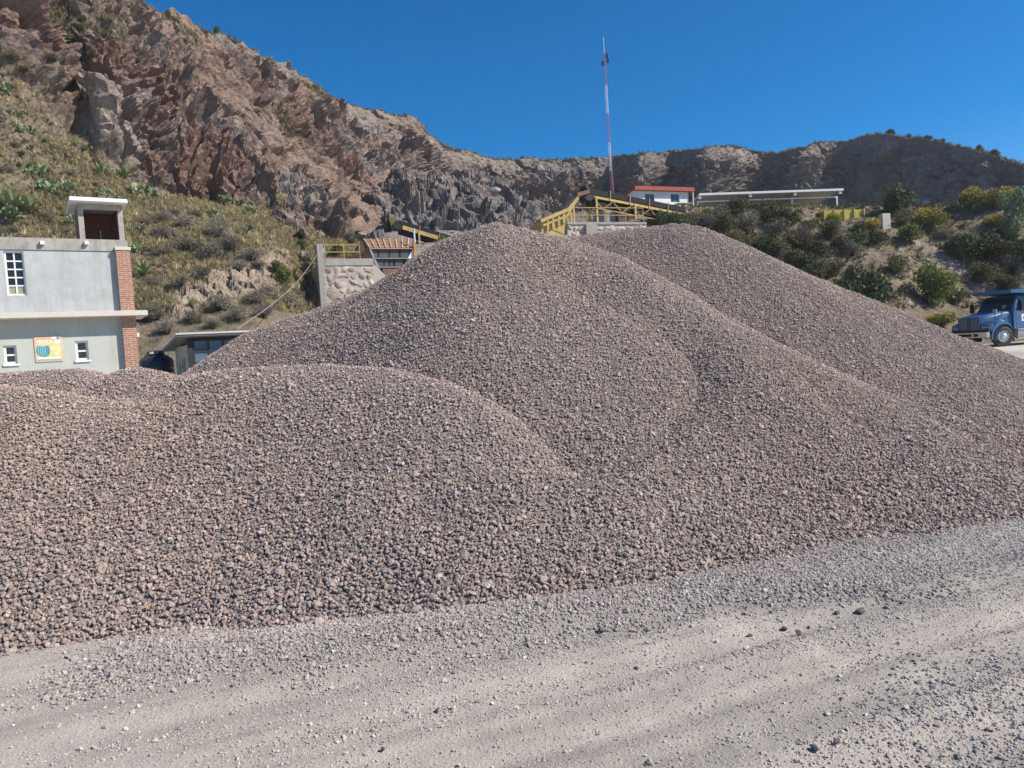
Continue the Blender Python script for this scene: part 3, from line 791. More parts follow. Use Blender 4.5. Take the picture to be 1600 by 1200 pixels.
# ------------------------------------------------------------------ mesh builder
class MB:
    def __init__(s): s.v, s.f = [], []
    def add(s, V, Fs):
        b = len(s.v); s.v += [tuple(p) for p in V]; s.f += [tuple(b + i for i in f) for f in Fs]; return s
    def obox(s, o, a, b, c):
        """box from corner o with edge vectors a,b,c (right handed)"""
        o, a, b, c = Vector(o), Vector(a), Vector(b), Vector(c)
        V = [o, o + a, o + a + b, o + b, o + c, o + a + c, o + a + b + c, o + b + c]
        return s.add(V, [(0, 3, 2, 1), (4, 5, 6, 7), (0, 1, 5, 4), (1, 2, 6, 5), (2, 3, 7, 6), (3, 0, 4, 7)])
    def box(s, x0, x1, y0, y1, z0, z1):
        return s.obox((x0, y0, z0), (x1 - x0, 0, 0), (0, y1 - y0, 0), (0, 0, z1 - z0))
    def beam(s, p, q, w, h, up=(0, 0, 1)):
        p, q = Vector(p), Vector(q); d = (q - p).normalized(); up = Vector(up)
        sd = d.cross(up)
        if sd.length < 1e-3: sd = d.cross(Vector((1, 0, 0)))
        sd.normalize(); u = sd.cross(d).normalized()
        return s.obox(p - sd * w / 2 - u * h / 2, q - p, sd * w, u * h) if False else s._ob(p, q, sd * w, u * h)
    def _ob(s, p, q, sd, u):
        V = []
        for c in (p, q):
            V += [c - sd / 2 - u / 2, c + sd / 2 - u / 2, c + sd / 2 + u / 2, c - sd / 2 + u / 2]
        return s.add(V, [(0, 3, 2, 1), (4, 5, 6, 7), (0, 1, 5, 4), (1, 2, 6, 5), (2, 3, 7, 6), (3, 0, 4, 7)])
    def tube(s, p, q, r, n=8, r2=None):
        p, q = Vector(p), Vector(q); d = (q - p).normalized(); a = d.orthogonal().normalized(); b = d.cross(a)
        r2 = r if r2 is None else r2; V = []
        for c, rr in ((p, r), (q, r2)):
            V += [c + (a * math.cos(6.28318 * k / n) + b * math.sin(6.28318 * k / n)) * rr for k in range(n)]
        return s.add(V, [(k, (k + 1) % n, n + (k + 1) % n, n + k) for k in range(n)] + [tuple(range(n))[::-1], tuple(range(n, 2 * n))])
    def path(s, pts, r, n=6):
        for a, b in zip(pts[:-1], pts[1:]): s.tube(a, b, r, n)
        return s
    def plate(s, pts, th):
        """flat polygon (world points) pushed by vector th"""
        pts = [Vector(p) for p in pts]; th = Vector(th); n = len(pts)
        return s.add(pts + [p + th for p in pts], [tuple(range(n))[::-1], tuple(range(n, 2 * n))] + [(k, (k + 1) % n, n + (k + 1) % n, n + k) for k in range(n)])
    def lathe(s, prof, c, n=24, axis='z'):
        c = Vector(c); V = []
        for r, h in prof:
            for k in range(n):
                a = 6.28318 * k / n
                V.append(c + (Vector((r * math.cos(a), r * math.sin(a), h)) if axis == 'z' else Vector((r * math.cos(a), h, r * math.sin(a)))))
        Fs = [(j * n + k, j * n + (k + 1) % n, (j + 1) * n + (k + 1) % n, (j + 1) * n + k) for j in range(len(prof) - 1) for k in range(n)]
        if axis == 'y': Fs = [f[::-1] for f in Fs]
        return s.add(V, Fs)
    def build(s, name, mat, parent=None, smooth=False, local=False, bevel=0.0):
        me = bpy.data.meshes.new(name); me.from_pydata(s.v, [], s.f); me.update()
        bm = bmesh.new(); bm.from_mesh(me); bmesh.ops.recalc_face_normals(bm, faces=bm.faces)
        if bevel:
            bmesh.ops.bevel(bm, geom=[e for e in bm.edges if e.is_manifold and e.calc_face_angle(0) > .5], offset=bevel, segments=2, affect='EDGES', clamp_overlap=True)
        bm.to_mesh(me); bm.free()
        if smooth:
            for p in me.polygons: p.use_smooth = True
            me.set_sharp_from_angle(angle=R(38))
        me.materials.append(mat)
        o = bpy.data.objects.new(name, me); COL.objects.link(o)
        if parent is not None:
            o.parent = parent
            if not local: o.matrix_parent_inverse = (Matrix.Translation(parent.location) @ parent.rotation_euler.to_matrix().to_4x4() @ Matrix.Diagonal((*parent.scale, 1))).inverted()
        return o

class Frame:
    """upright frame: origin o, direction e along the front, n pointing out of the front"""
    def __init__(s, o, ang):
        s.o = Vector((o[0], o[1], 0)); s.e = Vector((math.cos(ang), math.sin(ang), 0)); s.n = Vector((math.sin(ang), -math.cos(ang), 0))
    def p(s, a, o, z): return s.o + s.e * a + s.n * o + Vector((0, 0, z))
    def sz(s, px, py, out=0.0):
        r = ray(px, py); q = s.o + s.n * out; t = (q - CAM).dot(s.n) / r.dot(s.n); P = CAM + r * t
        return (P - s.o).dot(s.e), P.z
    def box(s, mb, a0, a1, o0, o1, z0, z1):
        return mb.obox(s.p(a0, o1, z0), s.e * (a1 - a0), -s.n * (o1 - o0), Vector((0, 0, z1 - z0)))
    def wall(s, mb, a0, a1, o0, o1, z0, z1, holes):
        xs = sorted({a0, a1, *[h[0] for h in holes], *[h[1] for h in holes]}); zs = sorted({z0, z1, *[h[2] for h in holes], *[h[3] for h in holes]})
        for xa, xb in zip(xs[:-1], xs[1:]):
            run = None
            for za, zb in zip(zs[:-1], zs[1:]):
                cx, cz = (xa + xb) / 2, (za + zb) / 2
                solid = not any(h[0] < cx < h[1] and h[2] < cz < h[3] for h in holes)
                if solid: run = (run[0], zb) if run else (za, zb)
                if (not solid or zb == zs[-1]) and run: s.box(mb, xa, xb, o0, o1, run[0], run[1]); run = None

# ------------------------------------------------------------------ more materials
M_PLU = simple('upper_plaster', (.43, .455, .46), .9, var=.10, scale=.9, bmp=.2, dirt=(.36, .37, .36), streak=(.31, .31, .29))
M_PLL = simple('lower_plaster', (.45, .475, .43), .9, var=.07, scale=.9, bmp=.2, dirt=(.41, .43, .39), streak=(.36, .37, .33))
M_CONC = simple('concrete', (.36, .345, .31), .9, var=.22, scale=2.0, bmp=.4, dirt=(.25, .235, .21), streak=(.20, .19, .17))
M_CONCL = simple('pale_concrete', (.56, .52, .45), .85, var=.10, scale=2.0, bmp=.2)
M_WHITE = simple('white_paint', (.76, .76, .74), .5, var=.05, scale=4, bmp=0)
M_WALLW = simple('white_wall', (.74, .75, .74), .8, var=.06, scale=1.2, bmp=.1)
M_RED = simple('red_fascia', (.36, .075, .06), .7, var=.15, scale=3)
M_YEL = simple('yellow_steel', (.52, .37, .12), .6, var=.2, scale=2.5, bmp=.15, dirt=(.34, .25, .14), streak=(.24, .17, .11))
M_RUST = simple('rusty_steel', (.20, .105, .062), .85, var=.35, scale=3, bmp=.3, dirt=(.30, .20, .14))
M_DARK = simple('dark_steel', (.028, .028, .03), .65, var=.3, scale=4)
M_STEEL = simple('grey_steel', (.30, .31, .32), .5, metal=.5, var=.15, scale=4)
M_BELT = simple('belt_rubber', (.018, .018, .018), .8, var=.3, scale=4)
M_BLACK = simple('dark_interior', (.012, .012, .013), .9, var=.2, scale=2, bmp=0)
M_TANK = simple('tank_plastic', (.020, .024, .032), .38, var=.2, scale=3, bmp=.05, spec=.5)
M_GLASS = simple('dark_glass', (.012, .014, .017), .06, var=.2, scale=2, bmp=0, spec=.6)
M_GLASSB = simple('blue_glass', (.035, .075, .125), .10, var=.2, scale=1.5, bmp=0, spec=.6)
M_GLASSO = simple('office_glass', (.085, .135, .18), .12, var=.45, scale=1.3, bmp=0, spec=.6)
M_CURT = simple('curtain_cloth', (.30, .28, .22), .9, var=.2, scale=4)
M_ROOFM = simple('sheet_roof', (.50, .50, .49), .45, var=.12, scale=2, bmp=.1)
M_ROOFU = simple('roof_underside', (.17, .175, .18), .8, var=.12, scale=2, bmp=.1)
M_PANEL = simple('olive_panel', (.33, .325, .255), .8, var=.12, scale=2, bmp=.15)
M_BROWN = simple('brown_sheet', (.115, .075, .06), .8, var=.2, scale=2, bmp=.2)

def mat_brick(name, c1, c2, mortar):
    m, nt, b = mat_base(name)
    br = nt.nodes.new('ShaderNodeTexBrick')
    br.inputs['Color1'].default_value = (*c1, 1); br.inputs['Color2'].default_value = (*c2, 1); br.inputs['Mortar'].default_value = (*mortar, 1)
    br.inputs['Scale'].default_value = 1.0; br.inputs['Mortar Size'].default_value = .012; br.inputs['Brick Width'].default_value = .25; br.inputs['Row Height'].default_value = .075
    uv = nt.nodes.new('ShaderNodeUVMap'); uv.uv_map = 'wall'
    lk(nt, uv.outputs[0], br.inputs['Vector'])
    n = noise(nt, coords(nt), 9, 5)
    lk(nt, mix(nt, 1.0, br.outputs['Color'], ramp(nt, n, [(.3, (.75, .75, .75)), (.7, (1.2, 1.2, 1.2))]), 'MULTIPLY'), b.inputs['Base Color'])
    b.inputs['Roughness'].default_value = .9
    inv = nt.nodes.new('ShaderNodeMath'); inv.operation = 'SUBTRACT'; inv.inputs[0].default_value = 1; lk(nt, br.outputs['Fac'], inv.inputs[1])
    bump(nt, b, inv.outputs[0], .8, .012)
    return m
M_BRICK = mat_brick('brick', (.40, .175, .115), (.33, .14, .09), (.46, .38, .31))
M_BRICKD = mat_brick('dark_brick', (.26, .09, .065), (.21, .075, .055), (.30, .22, .18))  # darker brick and mortar tones, used on the stair hut wall
def wall_uv(o, fr):
    """lay the brick courses: metres along the wall and up it"""
    me = o.data; uv = me.uv_layers.new(name='wall'); e, n = np.array(fr.e), np.array(fr.n)
    for p in me.polygons:
        side = abs(p.normal.dot(fr.e)) > .7
        for li in p.loop_indices:
            c = np.array(me.vertices[me.loops[li].vertex_index].co)
            uv.data[li].uv = (float(c @ (n if side else e)), float(c[2]))
    return o

# ------------------------------------------------------------------ two storey building
F1 = Frame(at(197, 480, 27.0), R(33))
pl0, zcap = F1.sz(181, 391, .2); pr0, _ = F1.sz(203, 391, .2)
zpar = F1.sz(150, 374)[1]; zbeam = F1.sz(150, 393)[1]; zled1 = F1.sz(190, 487)[1]; zled0 = F1.sz(190, 495.5)[1]
sr_ = F1.sz(203, 440)[0]; sl_ = F1.sz(-260, 480)[0]; s232 = F1.sz(231, 489, .55)[0]
bld = empty('two_storey_building', F1.p(sr_ - 4, 0, 0), R(33))
tag(bld, 'grey plastered two storey building with brick corner pillar and rooftop stair hut', 'building')
wa, wz1 = F1.sz(7.5, 392); wb, _ = F1.sz(38, 392); wz0 = F1.sz(27, 461.5)[1]; wb = F1.sz(40.5, 440)[0]; wa = F1.sz(8.5, 425)[0]
UP_H = [(wa, wb, wz0, min(wz1, zbeam - .01))]
l1a, l1z1 = F1.sz(5, 540); l1b, l1z0 = F1.sz(28, 568); l2a, l2z1 = F1.sz(117, 533); l2b, l2z0 = F1.sz(139.5, 562)
LO_H = [(l1a, l1b, l1z0, l1z1), (l2a, l2b, l2z0, l2z1)]
mb = MB(); F1.wall(mb, sl_, sr_ - .02, -.22, 0, zled1 - .05, zbeam, UP_H); mb.build('upper_wall', M_PLU, bld)
mb = MB(); F1.wall(mb, sl_, sr_ - .02, -.22, 0, -.1, zled0 + .05, LO_H); mb.build('lower_wall', M_PLL, bld)
mb = MB(); F1.box(mb, sl_, sr_ - .02, -6.5, -6.2, -.1, zbeam); F1.box(mb, sr_ - .26, sr_ - .025, -6.2, -.22, -.1, zbeam); F1.box(mb, sl_, sl_ + .2, -6.2, -.22, -.1, zbeam); mb.build('side_wall', M_PLL, bld)
mb = MB(); F1.box(mb, sl_, sr_ + .03, -6.55, .035, zbeam + .002, zpar); mb.build('parapet_beam', M_CONC, bld, bevel=.015)
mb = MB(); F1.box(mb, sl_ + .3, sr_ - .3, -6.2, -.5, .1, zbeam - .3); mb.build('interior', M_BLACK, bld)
mb = MB(); F1.box(mb, sl_, s232, -1.4, .55, zled0, zled1); mb.build('ledge_slab', M_CONCL, bld, bevel=.02)
for (za, zb) in ((-.1, zled0 - .003), (zled1 + .003, zcap)):
    mb = MB(); F1.box(mb, pl0, pr0, -.25, .2, za, zb); wall_uv(mb.build('brick_pillar', M_BRICK, bld), F1)
mb = MB(); F1.box(mb, pl0 - .03, pr0 + .03, .036, .23, zcap + .002, zcap + .13); mb.build('pillar_cap', M_CONCL, bld, bevel=.01)
for q in (66, 135):
    a, z = F1.sz(q, 380); mb = MB(); F1.box(mb, a - .06, a + .06, .03, .16, z - .06, z + .06); mb.build('drain_spout', M_WHITE, bld)
a, z = F1.sz(216, 523, -.3); mb = MB(); F1.box(mb, sr_ - .02, sr_ + .2, -.5, -.35, z - .07, z + .07); mb.build('wall_lamp', M_WHITE, bld)
def window(fr, par, a0, a1, z0, z1, cols, rows, fw=.05, glass=M_GLASS, frame=M_WHITE, rec=-.10, special=None):
    w = MB()
    fr.box(w, a0, a0 + fw, rec - .03, rec + .03, z0, z1); fr.box(w, a1 - fw, a1, rec - .03, rec + .03, z0, z1)
    fr.box(w, a0 + fw, a1 - fw, rec - .028, rec + .028, z0, z0 + fw); fr.box(w, a0 + fw, a1 - fw, rec - .028, rec + .028, z1 - fw, z1)
    f = w.build('window', frame, par)
    ca = [a0 + fw + (a1 - a0 - 2 * fw) * k / cols for k in range(cols + 1)]; rz = rows if isinstance(rows, list) else [k / rows for k in range(rows + 1)]
    cz = [z0 + fw + (z1 - z0 - 2 * fw) * k for k in rz]
    b = MB()
    for a in ca[1:-1]: fr.box(b, a - fw * .4, a + fw * .4, rec - .02, rec + .024, z0 + fw, z1 - fw)
    for zz in cz[1:-1]: fr.box(b, a0 + fw, a1 - fw, rec - .018, rec + .021, zz - fw * .4, zz + fw * .4)
    if b.v: b.build('glazing_bar', frame, f)
    for i in range(cols):
        for j in range(len(cz) - 1):
            g = MB(); fr.box(g, ca[i], ca[i + 1], rec - .012, rec - .004, cz[j], cz[j + 1])
            g.build('pane', (special or {}).get((i, j), glass), f)
    return f
window(F1, bld, *UP_H[0], 2, 5, .055, special={(0, 0): M_CURT, (1, 0): M_CURT})
window(F1, bld, *LO_H[0], 1, [0, .47, 1], .07); window(F1, bld, *LO_H[1], 1, [0, .47, 1], .07)
mb = MB(); F1.box(mb, l1a - .05, l1b + .05, -.1, .05, l1z0 - .07, l1z0 - .004); mb.build('window_sill', M_WHITE, bld)
mb = MB(); F1.box(mb, l2a - .05, l2b + .05, -.1, .05, l2z0 - .07, l2z0 - .004); mb.build('window_sill', M_WHITE, bld)
# rooftop stair hut
k0, kz1 = F1.sz(121, 325, -.6); k1, _ = F1.sz(191, 325, -.6); krz0 = F1.sz(150, 316, -.3)[1]; krz1 = F1.sz(150, 309.5, -.3)[1]; kr0 = F1.sz(108, 312, -.2)[0]; kr1 = F1.sz(199, 312, -.2)[0]
hut = MB(); 
for (a, b) in ((k0, k0 + .17), (k1 - .17, k1)):
    mb = MB(); F1.box(mb, a, b, -.77, -.6, zpar - .05, krz0); mb.build('hut_post', M_CONC, bld)
mb = MB(); F1.box(mb, k0 + .172, k1 - .172, -.77, -.62, krz0 - .2, krz0 - .003); mb.build('hut_lintel', M_CONC, bld)
mb = MB(); F1.box(mb, kr0, kr1, -2.9, -.2, krz0 + .002, krz1); mb.build('hut_roof', M_WHITE, bld, bevel=.015)
mb = MB(); F1.box(mb, k0, k1, -2.6, -2.42, zpar - .05, krz0 - .003); F1.box(mb, k0 + .003, k0 + .14, -2.418, -.775, zpar - .05, krz0 - .004); F1.box(mb, k1 - .14, k1 - .003, -2.418, -.775, zpar - .05, krz0 - .004); wall_uv(mb.build('hut_wall', M_BRICKD, bld), F1)
a, z = F1.sz(157, 360, -1.2); mb = MB(); mb.tube(F1.p(a, -1.2, zpar - .1), F1.p(a, -1.2, z), .02); mb.build('rebar', M_STEEL, bld)

# advertising poster on the lower wall
M_PO = simple('poster_orange', (.68, .46, .26), .6, var=.06, scale=2, bmp=0); M_PY = simple('poster_yellow', (.72, .58, .24), .6, var=.05, scale=2, bmp=0)
M_PS = simple('poster_pale_yellow', (.76, .70, .40), .6, var=.03, scale=2, bmp=0); M_PT = simple('poster_teal', (.07, .26, .33), .6, var=.2, scale=6, bmp=0)
M_PTL = simple('poster_light_teal', (.20, .48, .55), .6, var=.1, scale=6, bmp=0); M_PW = simple('poster_white', (.82, .82, .80), .6, var=.02, scale=2, bmp=0)
M_PB = simple('poster_blue', (.16, .25, .42), .6, var=.1, scale=6, bmp=0); M_PP = simple('poster_peach', (.66, .38, .26), .6, var=.06, scale=2, bmp=0)
a0, z1 = F1.sz(52.5, 527, .03); a1, z0 = F1.sz(99, 564, .03)
pw, ph = a1 - a0, z1 - z0
def pp(u, v, o): return F1.p(a0 + u * pw, o, z0 + v * ph)
pos = empty('wall_poster', pp(.5, 0, .03), R(33)); tag(pos, 'yellow and orange VENTA DE poster showing a teal coil on the lower wall', 'poster')
mb = MB(); F1.box(mb, a0, a1, .003, .028, z0, z1); mb.build('backing_panel', M_PO, pos)
def flat(name, poly, o, mat):
    m_ = MB(); m_.plate([pp(u, v, o) for u, v in poly], F1.n * .002); return m_.build(name, mat, pos)
def disc(cu, cv, ru, rv, n=20, a0_=0, a1_=6.2832): return [(cu + ru * math.cos(a0_ + (a1_ - a0_) * k / n), cv + rv * math.sin(a0_ + (a1_ - a0_) * k / n)) for k in range(n)]
flat('yellow_field', [(.06, .20), (.96, .20), (.96, .86), (.06, .72)], .029, M_PY); flat('peach_header', [(.06, .73), (.62, .83), (.60, .97), (.06, .93)], .0292, M_PP)
for cu, cv in ((.83, .77), (.68, .54), (.87, .50), (.80, .32)): flat('pale_circle', disc(cu, cv, .085, .10), .032, M_PS)
flat('blue_strip', [(.05, .06), (.95, .05), (.95, .095), (.05, .10)], .0322, M_PTL)
flat('white_strip', [(.07, .115), (.93, .105), (.93, .19), (.07, .19)], .0322, M_PW)
flat('logo_plate', [(.64, .90), (.82, .90), (.82, .985), (.64, .985)], .0322, M_PW); flat('logo_mark', disc(.87, .94, .045, .055), .0322, M_PB)
# coil of hose: overlapping upright loops
for k in range(9):
    t_ = k / 8; flat('hose_loop', disc(.13 + .34 * t_, .46 - .03 * math.sin(3.14 * t_), .075, .21 - .02 * abs(t_ - .5), 18), .0345 + .0026 * k, M_PT if k % 2 == 0 else M_PTL)
flat('coil_hollow', disc(.475, .49, .035, .10, 14), .060, M_PB)
def text_mesh(body, size, mat, name, parent, org, ex, ez, bold=0.0):
    cu = bpy.data.curves.new(name, 'FONT'); cu.body = body; cu.size = size; cu.extrude = .0015; cu.offset = bold; cu.resolution_u = 3
    to = bpy.data.objects.new(name, cu); COL.objects.link(to)
    dg = bpy.context.evaluated_depsgraph_get(); me = bpy.data.meshes.new_from_object(to.evaluated_get(dg))
    bpy.data.objects.remove(to)
    ex, ez = Vector(ex), Vector(ez); nn = ex.cross(ez)
    for v in me.vertices: v.co = Vector(org) + ex * v.co.x + ez * v.co.y + nn * v.co.z
    me.materials.clear(); me.materials.append(mat); me.name = name
    o = bpy.data.objects.new(name, me); COL.objects.link(o)
    o.parent = parent; o.matrix_parent_inverse = (Matrix.Translation(parent.location) @ parent.rotation_euler.to_matrix().to_4x4()).inverted()
    return o
text_mesh('VENTA DE', .155, M_PW, 'lettering', pos, pp(.06, .745, .034), F1.e, (0, 0, 1), .005)

# ------------------------------------------------------------------ water tank
tk = at(246.5, 590, 22.0); ztop = at(243, 547, 22).z
stand = MB(); stand.box(tk.x - .62, tk.x + .62, tk.y - .62, tk.y + .62, -.1, ztop - 1.27); so = stand.build('tank_stand', M_CONC, bevel=.02); tag(so, 'concrete block plinth under the black water tank', 'plinth')
tank = empty('water_tank', (tk.x, tk.y, ztop - 1.27)); tag(tank, 'black ribbed plastic water tank between the brick pillar and the glazed office', 'water tank')
H0 = ztop - 1.268
pr = [(.0, 0), (.47, 0), (.475, .05)]
for j in range(4): z_ = .12 + j * .2; pr += [(.475, z_), (.485, z_ + .03), (.485, z_ + .06), (.47, z_ + .09)]
pr += [(.475, .90), (.46, .95), (.22, 1.12), (.22, 1.14)]
mb = MB(); mb.lathe(pr, (tk.x, tk.y, H0), 36); mb.build('body', M_TANK, tank, smooth=True)
mb = MB(); mb.lathe([(.221, 1.12), (.25, 1.15), (.25, 1.22), (.2, 1.25), (0, 1.26)], (tk.x, tk.y, H0), 28); mb.build('lid', M_TANK, tank, smooth=True)
mb = MB(); mb.box(tk.x - .05, tk.x + .05, tk.y - .27, tk.y - .245, H0 + 1.15, H0 + 1.22); mb.build('lid_label', M_WHITE, tank)
for k in range(6):
    a = 6.283 * k / 6 + .2; c, s_ = math.cos(a), math.sin(a)
    mb = MB(); mb.beam((tk.x + .455 * c, tk.y + .455 * s_, H0 + .962), (tk.x + .24 * c, tk.y + .24 * s_, H0 + 1.115), .05, .035); mb.build('shoulder_rib', M_TANK, tank)

# ------------------------------------------------------------------ glazed office hut behind the heap
F2 = Frame(at(293, 540, 20.0), R(33))
off = empty('office_hut', F2.p(1.5, -1, 0), R(33)); tag(off, 'small olive office hut with a barred glass front and thin sloping roof', 'hut')
zo = F2.sz(300, 524)[1]
mb = MB(); F2.box(mb, 0, .09, -2.1, -.002, -.1, zo - .25); mb.build('side_panel', M_PANEL, off)
mb = MB(); F2.box(mb, .09, 4.2, -2.1, -2.0, -.1, zo - .3); F2.box(mb, 4.1, 4.2, -2.0, -.1, -.1, zo - .2); mb.build('back_wall', M_PANEL, off)
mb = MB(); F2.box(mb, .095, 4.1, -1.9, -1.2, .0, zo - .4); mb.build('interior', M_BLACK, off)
for a in (.0, 1.72, 3.3):
    mb = MB(); F2.box(mb, a, a + .12, -.12, .02, -.1, zo - .02); mb.build('post', M_DARK, off)
mb = MB(); F2.box(mb, -.002, 4.2, -.14, .03, zo - .11, zo - .019); mb.build('fascia_beam', M_DARK, off)
for (a, b, nc_) in ((.13, 1.71, 4), (1.85, 3.29, 4)):
    window(F2, off, a, b, .55, zo - .12, nc_, 6, .045, M_GLASSO, M_DARK, -.05, {(1, 3): M_GLASSB, (0, 5): M_GLASSB, (2, 4): M_CURT} if a < 1 else {(0, 5): M_GLASSB})
rp = [F2.p(-.32, .30, zo + .02), F2.p(4.5, .30, zo + .02), F2.p(4.5, -2.45, zo - .30), F2.p(-.32, -2.45, zo - .30)]
mb = MB(); mb.plate(rp, (0, 0, .045)); mb.build('roof_sheet', M_ROOFM, off)
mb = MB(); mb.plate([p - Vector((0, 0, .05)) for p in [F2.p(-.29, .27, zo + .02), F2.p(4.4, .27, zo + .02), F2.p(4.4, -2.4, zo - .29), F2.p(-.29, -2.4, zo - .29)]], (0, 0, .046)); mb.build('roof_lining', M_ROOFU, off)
M_PRINT = simple('panel_print', (.10, .10, .085), .8, var=.2, scale=5, bmp=0)
for k, (u0, u1, v0, v1) in enumerate(((.55, .66, .30, .78), (.75, .82, .42, .80), (.95, 1.2, .35, .40), (.95, 1.2, .55, .60), (.95, 1.0, .35, .76), (1.35, 1.45, .3, .72), (.6, 1.3, .16, .2))):
    mb = MB(); zz = zo - .45; mb.obox(F2.p(-.006, -u0, 1.0 + v0 * (zz - .9)), -F2.n * (u1 - u0), F2.e * .004, Vector((0, 0, (v1 - v0) * (zz - .9)))); mb.build('printed_mark', M_PRINT, off)
# ------------------------------------------------------------------ rubble retaining walls with concrete posts
M_WSTONE = simple('wall_stone', (.44, .385, .335), .9, var=.3, scale=2.2, bmp=.5, bdist=.03, dirt=(.30, .25, .22))
M_MORT = simple('wall_mortar', (.42, .39, .345), .95, var=.15, scale=3, bmp=.4)
_nt = M_WSTONE.node_tree; _b = _nt.nodes['Principled BSDF']; _src = _b.inputs['Base Color'].links[0].from_socket
_oi = _nt.nodes.new('ShaderNodeObjectInfo'); lk(_nt, mix(_nt, 1.0, _src, ramp(_nt, _oi.outputs['Random'], [(0, (.62, .56, .54)), (.5, (1.0, .95, .92)), (1, (1.25, 1.22, 1.18))]), 'MULTIPLY'), _b.inputs['Base Color'])
rock_bank = [make_rock_mesh('wall_rock', 300 + k, 2, 11, (1, .5, .72), M_WSTONE) for k in range(8)]
def rubble(fr, par, a0, a1, z0, z1, nx, nz, out, rg):
    """rubble stones set in the face, each a piece of its own"""
    w, h = (a1 - a0) / nx, (z1 - z0) / nz
    for j in range(nz):
        for i in range(nx):
            a = a0 + (i + .5 + (.25 if j % 2 else -.25) + rg.uniform(-.25, .25)) * w; z = z0 + (j + .5 + rg.uniform(-.25, .25)) * h
            if a - w * .4 < a0 or a + w * .4 > a1: a = min(max(a, a0 + w * .42), a1 - w * .42)
            o = bpy.data.objects.new('stone', rock_bank[rg.integers(0, 8)]); COL.objects.link(o)
            o.location = fr.p(a, out, z)
            o.rotation_euler = (0, rg.uniform(-1.2, 1.2), math.atan2(fr.e.y, fr.e.x))
            o.scale = (w * rg.uniform(1.0, 1.9), .45, h * rg.uniform(1.1, 2.3))
            o.parent = par; o.matrix_parent_inverse = (Matrix.Translation(par.location) @ par.rotation_euler.to_matrix().to_4x4()).inverted()
rgw = np.random.default_rng(5)
F3 = Frame(at(498, 440, 54.0), R(24))
def s3(px, py=430, out=0.0): return F3.sz(px, py, out)
ztopw = s3(545, 404)[1]; zcap3 = s3(545, 415.5)[1]; aL = s3(508)[0]; aR = s3(604)[0]; aE = s3(700)[0]
rw = empty('hopper_wall', F3.p(2, 0, 0), R(24)); tag(rw, 'rubble stone retaining wall with concrete cap and posts below the rusty hopper', 'retaining wall')
aB0, aB1 = s3(585)[0], s3(640)[0]
for (q0, q1) in ((aL, aB0), (aB1, aE)):
    mb = MB(); F3.box(mb, q0, q1, -3.0, 0, -.3, zcap3); mb.build('wall_core', M_MORT, rw)
    mb = MB(); F3.box(mb, q0, q1, -3.02, .06, zcap3 + .003, ztopw); mb.build('concrete_cap', M_CONC, rw, bevel=.03)
mb = MB(); F3.box(mb, aB0 + .003, aB1 - .003, -2.9, -2.2, -.3, ztopw - .3); mb.build('bay_back', M_CONC, rw)
mb = MB(); mb.plate([F3.p(aB0 + .002, 0, -.3), F3.p(s3(604)[0], 0, -.3), F3.p(s3(604)[0], 0, s3(604, 432)[1]), F3.p(aB0 + .002, 0, s3(590, 412)[1])], -F3.n * 1.5); mb.build('wall_core', M_MORT, rw)
mb = MB(); mb.plate([F3.p(aB1 - .002, 0, -.3), F3.p(s3(622)[0], 0, -.3), F3.p(s3(622)[0], 0, s3(622, 434)[1]), F3.p(aB1 - .002, 0, s3(638, 412)[1])], -F3.n * 1.5); mb.build('wall_core', M_MORT, rw)
zc1 = s3(498, 381)[1]; zc2 = s3(473, 393, -3.5)[1]
mb = MB(); F3.box(mb, 0, aL - .004, -.85, .10, -.3, zc1); mb.build('concrete_post', M_CONC, rw, bevel=.03)
mb = MB(); F3.box(mb, .05, aL - .006, -6.2, -.856, -.3, ztopw - .4); mb.build('side_wall', M_CONC, rw, bevel=.03)
mb = MB(); F3.box(mb, -.15, .42, -6.9, -6.2, -.3, s3(473, 393, -6.5)[1]); mb.build('concrete_post', M_CONC, rw, bevel=.03)
rubble(F3, rw, aL + .02, aB0, s3(550, 500)[1], zcap3 - .06, 7, 8, .0, rgw)
rubble(F3, rw, s3(641)[0], s3(690)[0], s3(650, 440)[1], zcap3 - .03, 4, 3, .0, rgw)
a_, z_ = s3(511, 392, .15); mb = MB(); F3.box(mb, aL + .02, aL + .14, -.3, -.1, ztopw + .45, ztopw + .8); mb.build('switch_box', simple('teal_box', (.12, .42, .36), .5), rw)

# ------------------------------------------------------------------ rusty feed hopper
d3 = lambda px: F3
def h3(px, py, out=0.0):
    a, z = F3.sz(px, py, out); return F3.p(a, out, z)
hp = empty('feed_hopper', h3(612, 430, -.4), R(24)); tag(hp, 'rusty steel feed hopper with ribbed top plate above the rubble wall', 'hopper')
nb = -F3.n
mb = MB(); mb.plate([h3(577, 388, -.2), h3(646, 388, -.2), h3(649, 373, -1.3), h3(567, 373, -1.3)], nb * .05); mb.build('top_plate', M_RUST, hp)
for k in range(9):
    t_ = k / 8; mb = MB(); mb.beam(h3(578 + 67 * t_, 387.5, -.15), h3(568.5 + 79.5 * t_, 373.3, -1.25), .09, .10, F3.n); mb.build('rib', simple('rib_steel', (.38, .27, .20), .8) if k == 0 else MAT['rib_steel'], hp)
for k in range(3):
    t_ = (k + .5) / 3; mb = MB(); mb.beam(h3(577 - 10 * t_, 388 - 15 * t_, -.17 - 1.1 * t_), h3(646 + 3 * t_, 388 - 15 * t_, -.17 - 1.1 * t_), .05, .05); mb.build('rail_strip', MAT['rib_steel'], hp)
mb = MB(); mb.plate([h3(567, 373, -1.3), h3(577, 388, -.2), h3(590, 421, -.2), h3(553, 401, -.9), h3(555, 388, -1.8)], nb * .06); mb.build('side_plate', M_RUST, hp)
